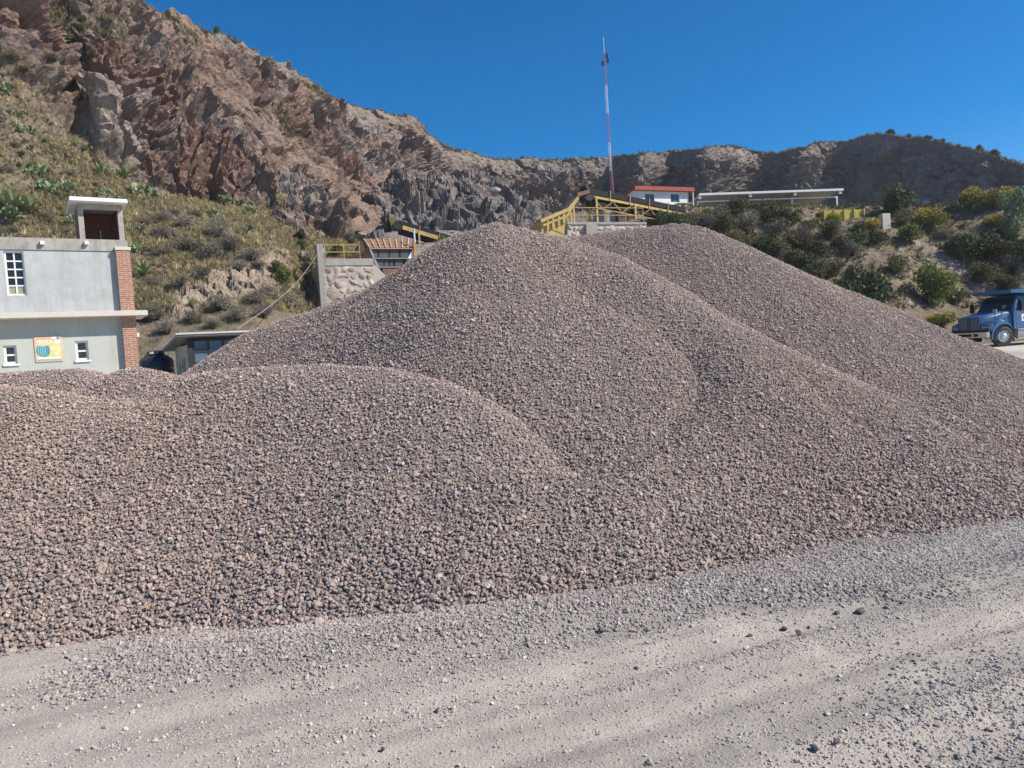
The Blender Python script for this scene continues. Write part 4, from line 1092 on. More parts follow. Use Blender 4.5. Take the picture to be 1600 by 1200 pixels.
mb = MB(); mb.plate([h3(577, 389, -.14), h3(580, 389, -.14), h3(594, 421, -.14), h3(590, 421, -.14)], nb * .12); mb.build('corner_strip', M_STEEL, hp)
M_CELL = simple('hopper_cell', (.085, .092, .09), .7, var=.25, scale=3)
mb = MB(); mb.plate([h3(578, 389, -.35), h3(646, 389, -.35), h3(629, 423, -.35), h3(592, 423, -.35)], nb * .05); mb.build('front_plate', M_DARK, hp)
for (y0_, y1_, xs_) in ((391, 402, [(579, 590), (592, 607), (609, 624), (626, 640)]), (406, 416, [(587, 599), (601, 607), (609, 614), (617, 630)])):
    for (xa, xb) in xs_:
        mb = MB(); mb.plate([h3(xa, y0_, -.30), h3(xb, y0_, -.30), h3(xb - (2 if xb > 620 else 0), y1_, -.30), h3(xa + (3 if xa < 590 else 0), y1_, -.30)], nb * .04); mb.build('panel', M_CELL, hp)
for (yy, xa, xb) in ((388.6, 577, 647), (403.6, 583, 636), (417.5, 590, 628)):
    mb = MB(); mb.beam(h3(xa, yy, -.2), h3(xb, yy, -.2), .18, .07); mb.build('cross_beam', MAT['rib_steel'] if yy < 390 else M_STEEL, hp)
mb = MB(); mb.plate([h3(647, 386, -.18), h3(647, 404, -.18), h3(637, 404, -.18), h3(645, 389, -.18)], nb * .08); mb.build('white_plate', M_WALLW, hp)
mb = MB(); mb.plate([h3(647, 404.3, -.17), h3(650, 408, -.17), h3(630, 420, -.17), h3(636, 404.3, -.17)], nb * .08); mb.build('orange_plate', simple('orange_plate', (.42, .22, .10), .8), hp)
mb = MB(); mb.plate([h3(598, 420, -.1), h3(622, 420, -.1), h3(616, 438, -.1), h3(602, 438, -.1)], nb * .5); mb.build('feeder_chute', M_RUST, hp)
for xx in (592, 628):
    mb = MB(); mb.beam(h3(xx, 417, -.5), h3(xx + (4 if xx < 600 else -4), 445, -.5), .2, .2); mb.build('leg', M_DARK, hp)
mb = MB(); mb.beam(h3(647.5, 379, -.1), h3(648.5, 405, -.1), .14, .14); mb.build('corner_post', simple('orange_steel', (.50, .27, .07), .7), hp)
lamp = MB(); lamp.tube(h3(648, 379, -.1), h3(646.5, 357, -.1), .07, 8); lo = lamp.build('lamp_pole', simple('pale_blue_paint', (.50, .60, .68), .5)); tag(lo, 'slim pale blue pole rising from the corner of the rusty hopper', 'pole')
def railing(name, posts, fr_pts, label, group, hgt=1.0, mids=(.5,), r=.03, mat=M_YEL):
    """posts: base points; rails follow the posts"""
    root = empty(name, posts[0]); tag(root, label, 'railing', group)
    for p in posts:
        m_ = MB(); m_.tube(Vector(p) - Vector((0, 0, .1)), Vector(p) + Vector((0, 0, hgt)), r, 6); m_.build('post', mat, root)
    for f in (1.0, *mids):
        m_ = MB()
        for a, b in zip(posts[:-1], posts[1:]): m_.tube(Vector(a) + Vector((0, 0, hgt * f)), Vector(b) + Vector((0, 0, hgt * f)), r, 6)
        m_.build('rail', mat, root)
    return root
railing('yellow_railing', [F3.p(s3(x_)[0], -.3, ztopw) for x_ in (511, 541, 566)], None, 'yellow pipe railing on the wall beside the concrete post', 'yellow railings', 1.05)
railing('yellow_railing', [F3.p(s3(x_)[0], -.5, ztopw) for x_ in (652, 671, 690, 710)], None, 'yellow pipe railing on the wall between hopper and the largest heap', 'yellow railings', 1.05)
mb = MB(); F3.box(mb, s3(509)[0], s3(556)[0], -2.4, -2.2, ztopw - .02, ztopw + .42); o = mb.build('rusty_skirt', M_RUST); tag(o, 'low rusty steel plate lying along the wall behind the yellow railing', 'steel plate')

# ------------------------------------------------------------------ conveyors
M_TRUSS = simple('truss_paint', (.40, .31, .15), .7, var=.25, scale=3, dirt=(.22, .15, .10))
def conveyor(label, A, B, w, hgt, black_top, posts=(), truss=0, group='belt conveyors', yel_side=.18):
    """A: head (high), B: tail; belt runs between"""
    A, B = Vector(A), Vector(B); d = (B - A).normalized(); sd = d.cross(Vector((0, 0, 1))).normalized()
    if sd.y > 0: sd = -sd
    up = sd.cross(d).normalized()
    if up.z < 0: up = -up
    root = empty('conveyor', B); tag(root, label, 'conveyor', group)
    m_ = MB(); m_.beam(A, B, w, hgt * .30, up); m_.build('belt_bed', M_BELT, root)
    m_ = MB(); m_.beam(A + sd * (w / 2 + .03) + up * hgt * .30, B + sd * (w / 2 + .03) + up * hgt * .30, .05, hgt * .45, up); m_.build('belt_guard', M_BELT, root)
    m_ = MB(); m_.beam(A + sd * (w / 2 + .07) + d * .4 - up * hgt * .12, B + sd * (w / 2 + .07) - up * hgt * .12, .06, yel_side, up); m_.build('side_channel', M_YEL, root)
    m_ = MB(); m_.beam(A - sd * (w / 2 + .07) + d * .4 - up * hgt * .12, B - sd * (w / 2 + .07) - up * hgt * .12, .06, yel_side, up); m_.build('side_channel', M_YEL, root)
    m_ = MB(); m_.beam(A + d * .2 - up * hgt * .62, B - up * hgt * .62, w * .9, hgt * .28, up); m_.build('return_belt', M_BELT, root)
    m_ = MB(); m_.tube(A - sd * w * .55, A + sd * w * .55, hgt * .5, 16); m_.build('head_drum', M_DARK, root)
    L = (B - A).length; n = max(3, int(L / 1.6))
    for k in range(1, n):
        p = A + d * (L * k / n) + sd * (w / 2 + .1)
        m_ = MB(); m_.beam(p + up * hgt * .62, p - up * hgt * .2, .08, .06, d); m_.build('bracket', MAT['rib_steel'], root)
    if truss:
        for s_ in (1, -1):
            off_ = sd * s_ * (w / 2 + .05)
            m_ = MB(); m_.beam(A + d * .8 + off_ - up * truss, B + off_ - up * truss, .07, .07, up); m_.build('truss_chord', M_TRUSS, root)
            for k in range(n):
                p, q = A + d * (.4 + (L - .4) * k / n) + off_, A + d * (.4 + (L - .4) * (k + .5) / n) + off_; r_ = A + d * (.4 + (L - .4) * (k + 1) / n) + off_
                m_ = MB(); m_.beam(p - up * hgt * .2, q - up * truss, .05, .05, sd); m_.beam(q - up * truss, r_ - up * hgt * .2, .05, .05, sd); m_.build('truss_brace', M_TRUSS, root)
    for t_, zb in posts:
        p = A + d * L * t_
        for s_ in (1, -1):
            q = p + sd * s_ * (w / 2 + .12)
            m_ = MB(); m_.beam(q - up * .05, Vector((q.x, q.y, zb)), .14, .14, d); m_.build('support_leg', M_YEL, root)
    return root
conveyor('yellow sided belt conveyor with black belt sloping down behind the rusty hopper', at(621, 353, 64), at(745, 390, 66), .9, .8, True, [(.25, hill_at(640, 385).z - 1), (.8, 9.5)], 0, yel_side=.34)
mb = MB(); c_ = at(614, 345, 64.2); mb.plate([c_ + Vector((-.35, 0, .35)), c_ + Vector((.35, 0, .35)), c_ + Vector((.5, 0, -.6)), c_ + Vector((-.1, 0, -.8))], (0, .6, 0)); o = mb.build('chute_hood', simple('brown_yellow_steel', (.36, .24, .10), .7)); tag(o, 'small brown steel hood hanging at the head of the yellow sided conveyor', 'chute')

# ------------------------------------------------------------------ crusher terrace with wall, screen, conveyor and railing
F4 = Frame(at(913, 350, 57.0), R(20))
def h4(px, py, out=0.0):
    a, z = F4.sz(px, py, out); return F4.p(a, out, z)
z4 = F4.sz(930, 347)[1]
cw = empty('crusher_wall', F4.p(0, 0, 0), R(20)); tag(cw, 'low rubble and concrete terrace wall below the yellow screen', 'retaining wall')
b0, b1 = F4.sz(874, 355)[0], F4.sz(1010, 350)[0]
mb = MB(); F4.box(mb, b0, b1, -2.5, 0, z4 - 9, z4 - .22); mb.build('wall_core', M_MORT, cw)
mb = MB(); F4.box(mb, b0 - .05, b1, -2.6, .08, z4 - .215, z4); mb.build('concrete_cap', M_CONC, cw, bevel=.03)
p0, p1 = F4.sz(913, 355)[0], F4.sz(931, 355)[0]
mb = MB(); F4.box(mb, p0, p1, .002, .3, z4 - 8, z4 - .225); mb.build('concrete_pier', M_CONC, cw, bevel=.03)
mb = MB(); F4.box(mb, b0, b0 + .6, .002, .2, z4 - 8, z4 - .225); mb.build('concrete_pier', M_CONC, cw, bevel=.03)
rubble(F4, cw, b0 + .62, p0 - .02, z4 - 1.9, z4 - .25, 4, 4, 0, rgw); rubble(F4, cw, p1 + .02, b1, z4 - 1.9, z4 - .25, 9, 4, 0, rgw)
scn = empty('screening_machine', h4(875, 352, -1), R(20)); tag(scn, 'yellow steel screening machine with sloping chute on the terrace wall', 'screening machine')
mb = MB(); mb.plate([h4(846, 345, .25), h4(890, 327, .25), h4(890, 335, .25), h4(886, 340, .25), h4(882, 366, .25), h4(846, 352, .25)], nb * 1.8); mb.build('body_panel', M_YEL, scn)
mb = MB(); mb.beam(h4(845, 345.5, .35), h4(890, 326.5, .35), .25, .16, F4.n); mb.build('top_flange', M_YEL, scn)
mb = MB(); mb.beam(h4(849, 352, .33), h4(884, 338, .33), .16, .07, F4.n); mb.build('stiffener', M_YEL, scn)
for xx in (856, 864, 873, 881):
    yb = 346.5 - (xx - 846) * .42; mb = MB(); mb.beam(h4(xx, yb, .33), h4(xx, yb + 17, .33), .16, .09, F4.n); mb.build('stiffener', M_YEL, scn)
mb = MB(); mb.plate([h4(882, 331, .2), h4(903, 306, .2), h4(905, 311, .2), h4(888, 336, .2)], nb * 1.2); mb.build('chute', M_YEL, scn)
mb = MB(); mb.plate([h4(846, 352.5, .22), h4(882, 366.5, .22), h4(882, 378, .22), h4(846, 378, .22)], nb * 1.2); mb.build('lower_panel', M_YEL, scn)
mb = MB(); mb.beam(h4(883, 340, .1), h4(883, 366, .1), .3, .25); mb.build('dark_frame', M_DARK, scn)  # upright dark steel bar along the edge of the body panel
for xx, yt in ((892, 333), (896, 321), (886, 340)):
    mb = MB(); mb.beam(h4(xx, yt, -.3), h4(xx + 1, 348, -.3), .12, .12); mb.build('support_leg', M_YEL, scn)
drv = empty('drive_motor', h4(912, 304, -.6), R(20)); tag(drv, 'black drive motor and leaning dark bar at the conveyor head', 'motor')
mb = MB(); mb.beam(h4(907, 304, -.6), h4(911.5, 279, -.6), .10, .22); mb.build('leaning_bar', M_DARK, drv)
mb = MB(); mb.tube(h4(912, 290, -.6), h4(918, 301, -.6), .28, 12); mb.build('motor_body', M_DARK, drv, smooth=True)
for k in range(4):
    mb = MB(); p = h4(912 + k * 1.5, 290.5 + k * 2.6, -.6); mb.tube(p, p + Vector((.03, 0, -.06)), .33, 12); mb.build('cooling_fin', M_DARK, drv)
mb = MB(); mb.obox(h4(903, 307, -.2), h4(921, 302, -.2) - h4(903, 307, -.2), Vector((0, 1.0, 0)), Vector((0, 0, .3))); mb.build('bed_plate', M_RUST, drv)
conveyor('long black belt conveyor on a yellow truss passing in front of the white house', at(916, 306, 58), at(1066, 335, 62), .8, .95, True, [(.06, z4 - .1), (.45, 11.4), (.8, 12.0)], .95)
railing('yellow_railing', [F4.p(F4.sz(x_, 347)[0], -.25, z4) for x_ in (893, 913, 947, 980, 1008)], None, 'yellow pipe railing along the terrace wall in front of the long conveyor', 'yellow railings', 1.15)
railing('yellow_railing', [hill_at(1047, 343, 1.6, 2.6), hill_at(1063, 341, 1.6, 2.6)], None, 'short yellow railing at the bushes below the white house', 'yellow railings', 1.1)
hs = Frame(at(966, 335, 66), R(20)); zb_ = at(980, 350, 66).z; zt_ = at(980, 320, 66).z
mb = MB(); hs.box(mb, 0, hs.sz(993, 335)[0], -2.5, 0, zb_ - 1, zt_); o = mb.build('sheet_metal_store', M_BROWN); tag(o, 'brown sheet metal store under the conveyor left of the white house', 'shed')
mb = MB(); hs.box(mb, hs.sz(949, 335)[0], -.05, -2.8, -.4, zb_ - 1, zt_ - .25); o = mb.build('grey_block_wall', M_CONC); tag(o, 'grey block wall beside the brown sheet metal store', 'wall')

# ------------------------------------------------------------------ white house with red fascia
F5 = Frame(at(990, 320, 80), R(22))
def s5(px, py, out=0.0): return F5.sz(px, py, out)
hw = s5(1076, 315)[0]; zr1 = s5(1030, 293)[1]; zr0 = s5(1030, 299)[1]; zb5 = s5(1000, 352)[1]
hs5 = empty('white_house', F5.p(hw / 2, -2, zb5), R(22)); tag(hs5, 'white house with red roof fascia and two blue windows on the terrace', 'house')
wins = [(s5(1008, 310)[0], s5(1022.5, 310)[0], s5(1015, 316)[1], s5(1015, 303)[1]), (s5(1048, 310)[0], s5(1061.5, 310)[0], s5(1055, 316)[1], s5(1055, 303)[1])]
mb = MB(); F5.wall(mb, 0, hw, -.2, 0, zb5, zr0 + .1, wins); mb.build('front_wall', M_WALLW, hs5)
zl = zr0 - 1.7
mb = MB(); mb.plate([F5.p(0, -.201, zb5), F5.p(0, -8, zb5), F5.p(0, -8, zl), F5.p(0, -.201, zr0 + .09)], F5.e * .2); mb.build('side_wall', M_WALLW, hs5)
mb = MB(); mb.plate([F5.p(hw - .2, -.201, zb5), F5.p(hw - .2, -8, zb5), F5.p(hw - .2, -8, zl), F5.p(hw - .2, -.201, zr0 + .09)], F5.e * .199); F5.box(mb, .21, hw - .21, -8, -7.8, zb5, zl); mb.build('side_wall', M_WALLW, hs5)
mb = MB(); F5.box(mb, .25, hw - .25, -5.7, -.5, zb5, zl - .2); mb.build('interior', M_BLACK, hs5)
mb = MB(); F5.box(mb, -.02, hw + .5, .15, .5, zr0, zr1); mb.build('red_fascia', M_RED, hs5)
rf_ = MB(); rf_.plate([F5.p(-.02, .149, zr0 + .02), F5.p(hw + .5, .149, zr0 + .02), F5.p(hw + .5, -8.5, zl), F5.p(-.02, -8.5, zl)], (0, 0, .38)); rf_.build('roof', M_RED, hs5)
for w_ in wins: window(F5, hs5, *w_, 2, 1, .05, M_GLASSB, M_STEEL, -.1)
mb = MB(); mb.tube(F5.p(hw + .4, .3, zb5), F5.p(hw + .4, .3, zr0), .07); mb.build('porch_post', M_WHITE, hs5)
mb = MB(); F5.box(mb, hw - 2.6, hw - .9, .6, 1.8, s5(1055, 322)[1] - .08, s5(1055, 322)[1]); mb.build('porch_shelf', M_PANEL, hs5)

# ------------------------------------------------------------------ open shed with white roof frame
F6 = Frame(at(1090, 315, 84), R(8))
def s6(px, py, out=0.0): return F6.sz(px, py, out)
L6 = s6(1309, 315)[0]; ze1 = s6(1200, 300.5)[1]; ze0 = s6(1200, 303.5)[1]; zbm = s6(1200, 311)[1]; zg6 = s6(1200, 334)[1] - .8
shed = empty('open_shed', F6.p(L6 / 2, -3, zg6), R(8)); tag(shed, 'long open shed with white posts and pale flat roof on the terrace', 'shed')
mb = MB(); mb.plate([F6.p(-.1, .7, ze0 + .03), F6.p(L6 + .3, .7, ze0 + .03), F6.p(L6 + .3, -7, zbm - .5), F6.p(-.1, -7, zbm - .5)], (0, 0, .06)); mb.build('roof_sheet', M_ROOFM, shed)
mb = MB(); F6.box(mb, -.1, L6 + .3, .70, .78, ze0 - .02, ze1); mb.build('eaves_beam', M_WHITE, shed)
mb = MB(); F6.box(mb, 0, L6, -.1, .02, zbm - .1, zbm + .04); mb.build('tie_beam', M_WHITE, shed)
for q in (1090, 1168.5, 1238, 1308):
    a_ = s6(q, 318)[0]
    mb = MB(); F6.box(mb, a_ - .08, a_ + .08, -.12, .04, zg6 - .5, zbm - .102); mb.build('post', M_WHITE, shed)
    mb = MB(); F6.box(mb, a_ - .12, a_ + .2, .45, .69, ze0 - .35, ze0 + .02); mb.build('beam_end', M_WHITE, shed)
    mb = MB(); mb.beam(F6.p(a_, .5, ze0 - .12), F6.p(a_, -6.8, zbm - .62), .12, .16); mb.build('rafter', M_STEEL, shed)
    mb = MB(); F6.box(mb, a_ - .08, a_ + .08, -6.9, -6.75, zg6 - .5, zbm - .7); mb.build('post', M_WHITE, shed)
mb = MB(); F6.box(mb, L6 * .80, L6, -7.2, -7.0, zg6 - .5, zbm - .6); mb.build('back_panel', M_PANEL, shed)

# ------------------------------------------------------------------ lattice mast with guy wires
mbase = at(956.5, 318, 104); mtop = at(944.2, 84, 104); mtip = at(942.6, 58, 104)
mbase.x = mtop.x = mtip.x = (at(956.5, 305, 104).x + at(944.2, 84, 104).x) / 2; mbase.z -= 4
mast = empty('radio_mast', mbase); tag(mast, 'tall red and white lattice radio mast with guy wires', 'mast')
M_MR = simple('mast_red', (.33, .10, .11), .6, var=.1, scale=2, bmp=0); M_MW = simple('mast_white', (.72, .72, .74), .6, var=.05, scale=2, bmp=0)
yb = [345, 268, 222, 177, 133, 84]
for k in range(5):
    za = at(950, yb[k], 104).z if k else mbase.z; zb = at(950, yb[k + 1], 104).z
    m_ = MB(); cs = [Vector((mbase.x + .16 * math.cos(a), mbase.y + .16 * math.sin(a), 0)) for a in (.5, 2.6, 4.7)]
    for c in cs: m_.tube(c + Vector((0, 0, za)), c + Vector((0, 0, zb)), .022, 5)
    n = int((zb - za) / .55)
    for i in range(n):
        u0, u1 = za + (zb - za) * i / n, za + (zb - za) * (i + 1) / n
        for j in range(3):
            m_.tube(cs[j] + Vector((0, 0, u0)), cs[(j + 1) % 3] + Vector((0, 0, u1)), .011, 4)
    m_.build('mast_section', M_MR if k % 2 == 0 else M_MW, mast)
mb = MB(); mb.tube((mbase.x, mbase.y, mtop.z), (mbase.x, mbase.y, mtip.z), .035, 6); mb.build('whip_antenna', M_MW, mast)
for dx, py in ((-.35, 100), (.4, 96), (.3, 88)):
    zz = at(948, py, 104).z; mb = MB(); mb.box(mbase.x + dx - .14, mbase.x + dx + .14, mbase.y - .3, mbase.y - .1, zz - .3, zz + .3); mb.build('antenna_panel', M_DARK, mast)
for a in (.4, 2.5, 4.6):
    for f in (.55, .95):
        q = mbase + Vector((9 * math.cos(a), 9 * math.sin(a), 0)); p = Vector((mbase.x, mbase.y, mbase.z + (mtop.z - mbase.z) * f))
        mb = MB(); mb.tube(p, q, .012, 4); mb.build('guy_wire', M_STEEL, mast)

# ------------------------------------------------------------------ things on the right slope
yb0 = at(1285, 345, 66); ybn = empty('yellow_bin', at(1318, 352, 66)); tag(ybn, 'low yellow steel bin half hidden by flowering bushes', 'bin')
F7 = Frame(at(1288, 340, 66), R(8))
def h7(px, py, out=0.0):
    a, z = F7.sz(px, py, out); return F7.p(a, out, z)
w7 = F7.sz(1350, 340)[0]; z71 = F7.sz(1320, 328)[1]; z70 = F7.sz(1320, 352)[1]
mb = MB(); F7.box(mb, 0, w7, -2, 0, z70, z71); mb.build('bin_wall', simple('olive_yellow', (.48, .42, .07), .6, var=.2), ybn)
for k in range(5): mb = MB(); a_ = w7 * k / 4; F7.box(mb, a_ - .08, a_ + .08, .002, .12, z70 - .3, z71 + .04); mb.build('rib', M_YEL, ybn)
mb = MB(); mb.plate([h7(1328, 328, -.4), h7(1351, 320.5, -.4), h7(1351, 328, -.4)], (0, 1.2, 0)); mb.build('black_flap', M_BELT, ybn)
F8 = Frame(at(1379, 345, 63), R(10)); a8, z8 = F8.sz(1391.5, 333); zb8 = F8.sz(1385, 364)[1]
mb = MB(); F8.box(mb, 0, a8, -.5, 0, zb8 - .5, z8); o = mb.build('concrete_pillar', M_CONCL, bevel=.03); tag(o, 'lone square concrete pillar among the bushes on the slope', 'pillar')

def boulder(px, py, wpx, sq, label, col='b', depth=None, mat=None):
    p = Vector(at(px, py, depth)) if depth else hill_at(px, py)
    s_ = wpx * p.y / F_PX
    me = make_rock_mesh('boulder', int(px * 7 + py), 3, 14, sq, mat)
    o = bpy.data.objects.new('boulder', me); COL.objects.link(o); o.location = p; o.scale = (s_,) * 3
    o.rotation_euler = (random.uniform(-.3, .3), random.uniform(-.3, .3), random.uniform(0, 3))
    return tag(o, label, 'boulder', 'boulders on the slopes')
M_BLD = simple('boulder_rock', (.44, .40, .37), .9, var=.28, scale=1.5, bmp=.6, bdist=.05, dirt=(.30, .26, .23))
for (x_, y_, w_, l_) in ((1405, 391, 13, 'pale block of rock above the big dark green bush'), (1419, 402, 11, 'pale flat rock just below the pale block on the slope'), (1447, 316, 12, 'white boulder at the edge of the terrace beside the dark tree'), (1433, 314, 9, 'grey boulder beside the white boulder on the terrace edge'),
                         (1421, 473, 12, 'boulder at the foot of the slope below the dark bush'), (1512, 380, 10, 'grey rock in the grass between yellow bushes'), (1496, 378, 9, 'angular grey rock in the grass between yellow bushes'), (1160, 352, 9, 'pale stone showing between grey shrubs under the open shed'),
                         (1130, 360, 9, 'pale stone at the grey shrubs nearest the rear heap'), (1450, 405, 9, 'brownish rock beside the bare gully')):
    boulder(x_, y_, w_ * 1.5, (1, .8, .75), l_, mat=M_BLD)
M_BLG = simple('grey_boulder_rock', (.25, .24, .23), .9, var=.25, scale=1.0, bmp=.6, bdist=.08)
for (x_, y_, w_, d_, l_) in ((775, 298, 26, 92, 'large smooth grey boulder on the dark rock bench'), (758, 314, 20, 90, 'grey boulder leaning below the large smooth one'), (843, 265, 26, 157, 'slanting grey slab standing out of the far cliff'), (615, 352, 9, 84, 'small grey rock at the end of the dark rock bench'), (562, 372, 34, 74, 'rounded brown grey rock behind the rusty hopper')):
    boulder(x_, y_, w_, (1, .8, .7), l_, depth=d_, mat=M_BLG)

# cable from the concrete post down to the office hut
pa, pb = h3(497, 395, .12), at(371, 514, 22.5)
pts = [pa.lerp(pb, k / 24) - Vector((0, 0, (.45 * math.sin(math.pi * k / 24)))) for k in range(25)]
mb = MB(); mb.path(pts, .02, 5); o = mb.build('power_cable', simple('cable_grey', (.22, .21, .20), .7)); tag(o, 'grey cable sagging from the concrete post down to the office hut', 'cable')
# ------------------------------------------------------------------ blue dump truck
M_TB = simple('truck_blue', (.018, .090, .235), .34, var=.15, scale=2, bmp=0, spec=.5, dirt=(.06, .12, .21), streak=(.10, .14, .20))
M_TBD = simple('dump_body_blue', (.03, .13, .24), .5, var=.2, scale=2, bmp=.05)
M_CHR = simple('bumper_chrome', (.62, .62, .60), .22, metal=.85, var=.1, scale=3, bmp=0)
M_TYRE = simple('tyre_rubber', (.045, .043, .04), .9, var=.3, scale=6, bmp=.2, dirt=(.20, .18, .16))
M_RIM = simple('rim_metal', (.62, .64, .64), .35, metal=.4, var=.12, scale=5, bmp=0)
M_LAMP = simple('headlamp_glass', (.45, .44, .40), .12, var=.1, scale=5, bmp=0, spec=.7)
M_BLKT = simple('truck_black', (.012, .012, .014), .55, var=.2, scale=4)
wc = atz(1566, 541.5, .0)
TS = wc.y / 37.5
head = math.atan2(-.30, -.954)
trk = empty('dump_truck', (0, 0, 0), head)
fwd = Vector((math.cos(head), math.sin(head), 0)); lft = Vector((-math.sin(head), math.cos(head), 0))
trk.location = wc - lft * 1.02 * TS - Vector((0, 0, .0)); trk.scale = (TS, TS, TS)
tag(trk, 'blue dump truck with chrome bumper and tall grille parked at the slope', 'truck')
def tb(mb, name, mat, par=trk, **k):
    return mb.build(name, mat, par, local=True, **k)
def loft(mb, rings):
    n = len(rings[0]); V = [p for r_ in rings for p in r_]
    Fs = [(j * n + k, j * n + (k + 1) % n, (j + 1) * n + (k + 1) % n, (j + 1) * n + k) for j in range(len(rings) - 1) for k in range(n)]
    Fs += [tuple(range(n))[::-1], tuple((len(rings) - 1) * n + k for k in range(n))]
    return mb.add(V, Fs)
def hood_ring(x, w, z0, z1, cr=.16):
    return [(x, -w, z0), (x, w, z0), (x, w, z1 - cr), (x, w - cr * .6, z1 - cr * .25), (x, w - cr * 1.6, z1), (x, -w + cr * 1.6, z1), (x, -w + cr * .6, z1 - cr * .25), (x, -w, z1 - cr)]
mb = MB(); loft(mb, [hood_ring(.92, .62, .92, 1.56), hood_ring(.80, .66, .9, 1.64), hood_ring(.3, .74, .9, 1.73), hood_ring(-.3, .84, .9, 1.80), hood_ring(-.78, .95, .9, 1.84)]); tb(mb, 'hood', M_TB, smooth=True, bevel=.02)
# fenders: an arch over each wheel
for s_ in (1, -1):
    V = []; n = 14
    prof = []
    for k in range(n + 1):
        a = math.pi * (1.04 - 1.08 * k / n)
        prof.append((.64 * math.cos(a), .52 + .60 * math.sin(a), .80 * math.cos(a) + .06, .52 + .80 * math.sin(a) + (.03 if .2 < k / n < .8 else 0)))
    mb = MB()
    for (y0_, y1_) in ((.60, 1.16),):
        rings = []
        for (xi, zi, xo, zo_) in prof: rings.append([(xi, s_ * y0_, zi), (xi, s_ * y1_, zi), (xo * .97, s_ * (y1_ - .02), zo_ - .04), (xo * .85, s_ * (y1_ - .16), zo_ + .03), (xo * .8, s_ * y0_, zo_ + .05)])
        loft(mb, rings)
    tb(mb, 'fender', M_TB, smooth=True)
    mb = MB()
    rings = [[(xi * .985, s_ * 1.10, .52 + (zi - .52) * .985), (xi * .985, s_ * 1.19, .52 + (zi - .52) * .985), (xi * 1.07, s_ * 1.19, .52 + (zi - .52) * 1.07), (xi * 1.07, s_ * 1.10, .52 + (zi - .52) * 1.07)] for (xi, zi, _, _) in prof]
    loft(mb, rings); tb(mb, 'fender_flare', M_BLKT)
    # nose of the fender with the headlamp
    mb = MB(); loft(mb, [[(.93, s_ * .62, .86), (.93, s_ * 1.08, .86), (.93, s_ * 1.08, 1.10), (.93, s_ * .62, 1.18)], [(.66, s_ * .62, .86), (.66, s_ * 1.15, .86), (.60, s_ * 1.15, 1.26), (.60, s_ * .62, 1.42)]]); nose = tb(mb, 'fender_nose', M_TB, bevel=.02)
    mb = MB(); mb.plate([(.936, s_ * .70, .98), (.936, s_ * 1.06, 1.00), (.80, s_ * 1.115, 1.20), (.885, s_ * .72, 1.16)], (.02, 0, .015)); h_ = tb(mb, 'headlight', M_LAMP)
    mb = MB(); mb.plate([(.93, s_ * .68, .96), (.93, s_ * 1.085, .98), (.79, s_ * 1.125, 1.22), (.875, s_ * .69, 1.18)], (.012, 0, .01)); tb(mb, 'headlight_surround', M_BLKT)
mb = MB(); mb.box(.925, .95, -.60, .60, .94, 1.54); gr = tb(mb, 'grille', M_BLKT)
for (a, b, c, d) in ((-.62, .62, 1.53, 1.57), (-.62, .62, .91, .95), (-.63, -.58, .95, 1.53), (.58, .63, .95, 1.53), (-.035, .035, .95, 1.53)):
    mb = MB(); mb.box(.945, .985, a, b, c, d); o = tb(mb, 'grille_frame', M_TB, gr)
for k in range(14):
    y_ = -.53 + k * 1.06 / 13
    if abs(y_) > .06: mb = MB(); mb.box(.952, .975, y_ - .014, y_ + .014, .955, 1.525); tb(mb, 'grille_bar', M_STEEL, gr)
mb = MB(); loft(mb, [[(.98, -1.18, .50), (.98, 1.18, .50), (.98, 1.18, .80), (.98, -1.18, .80)], [(1.12, -1.10, .52), (1.12, 1.10, .52), (1.12, 1.10, .79), (1.12, -1.10, .79)]]); bp = tb(mb, 'bumper', M_CHR, bevel=.02)
for (a, b) in ((-.9, -.65), (-.5, .25), (.38, .62)):
    mb = MB(); mb.box(1.121, 1.13, a, b, .58, .72); tb(mb, 'bumper_slot', M_BLKT, bp)
mb = MB(); mb.box(.70, 1.0, -1.12, 1.12, .805, .90); tb(mb, 'bumper_gap', M_BLKT)
# cab
cab = MB(); loft(cab, [[(-.80, -1.04, .85), (-.80, 1.04, .85), (-2.35, 1.04, .85), (-2.35, -1.04, .85)], [(-.80, -1.04, 1.78), (-.80, 1.04, 1.78), (-2.35, 1.04, 1.78), (-2.35, -1.04, 1.78)], [(-1.16, -.94, 2.50), (-1.16, .94, 2.50), (-2.30, .94, 2.50), (-2.30, -.94, 2.50)], [(-1.35, -.86, 2.60), (-1.35, .86, 2.60), (-2.25, .86, 2.60), (-2.25, -.86, 2.60)]])
tb(cab, 'cab', M_TB, bevel=.03, smooth=True)
mb = MB(); mb.plate([(-.825, -.90, 1.83), (-.825, .90, 1.83), (-1.135, .83, 2.46), (-1.135, -.83, 2.46)], (.03, 0, .015)); tb(mb, 'windscreen', M_GLASS)
mb = MB(); mb.plate([(-.91, .35, 1.90), (-.91, .60, 1.90), (-1.0, .58, 2.08), (-1.0, .36, 2.08)], (.08, 0, .04)); tb(mb, 'paper_notice', M_CURT)
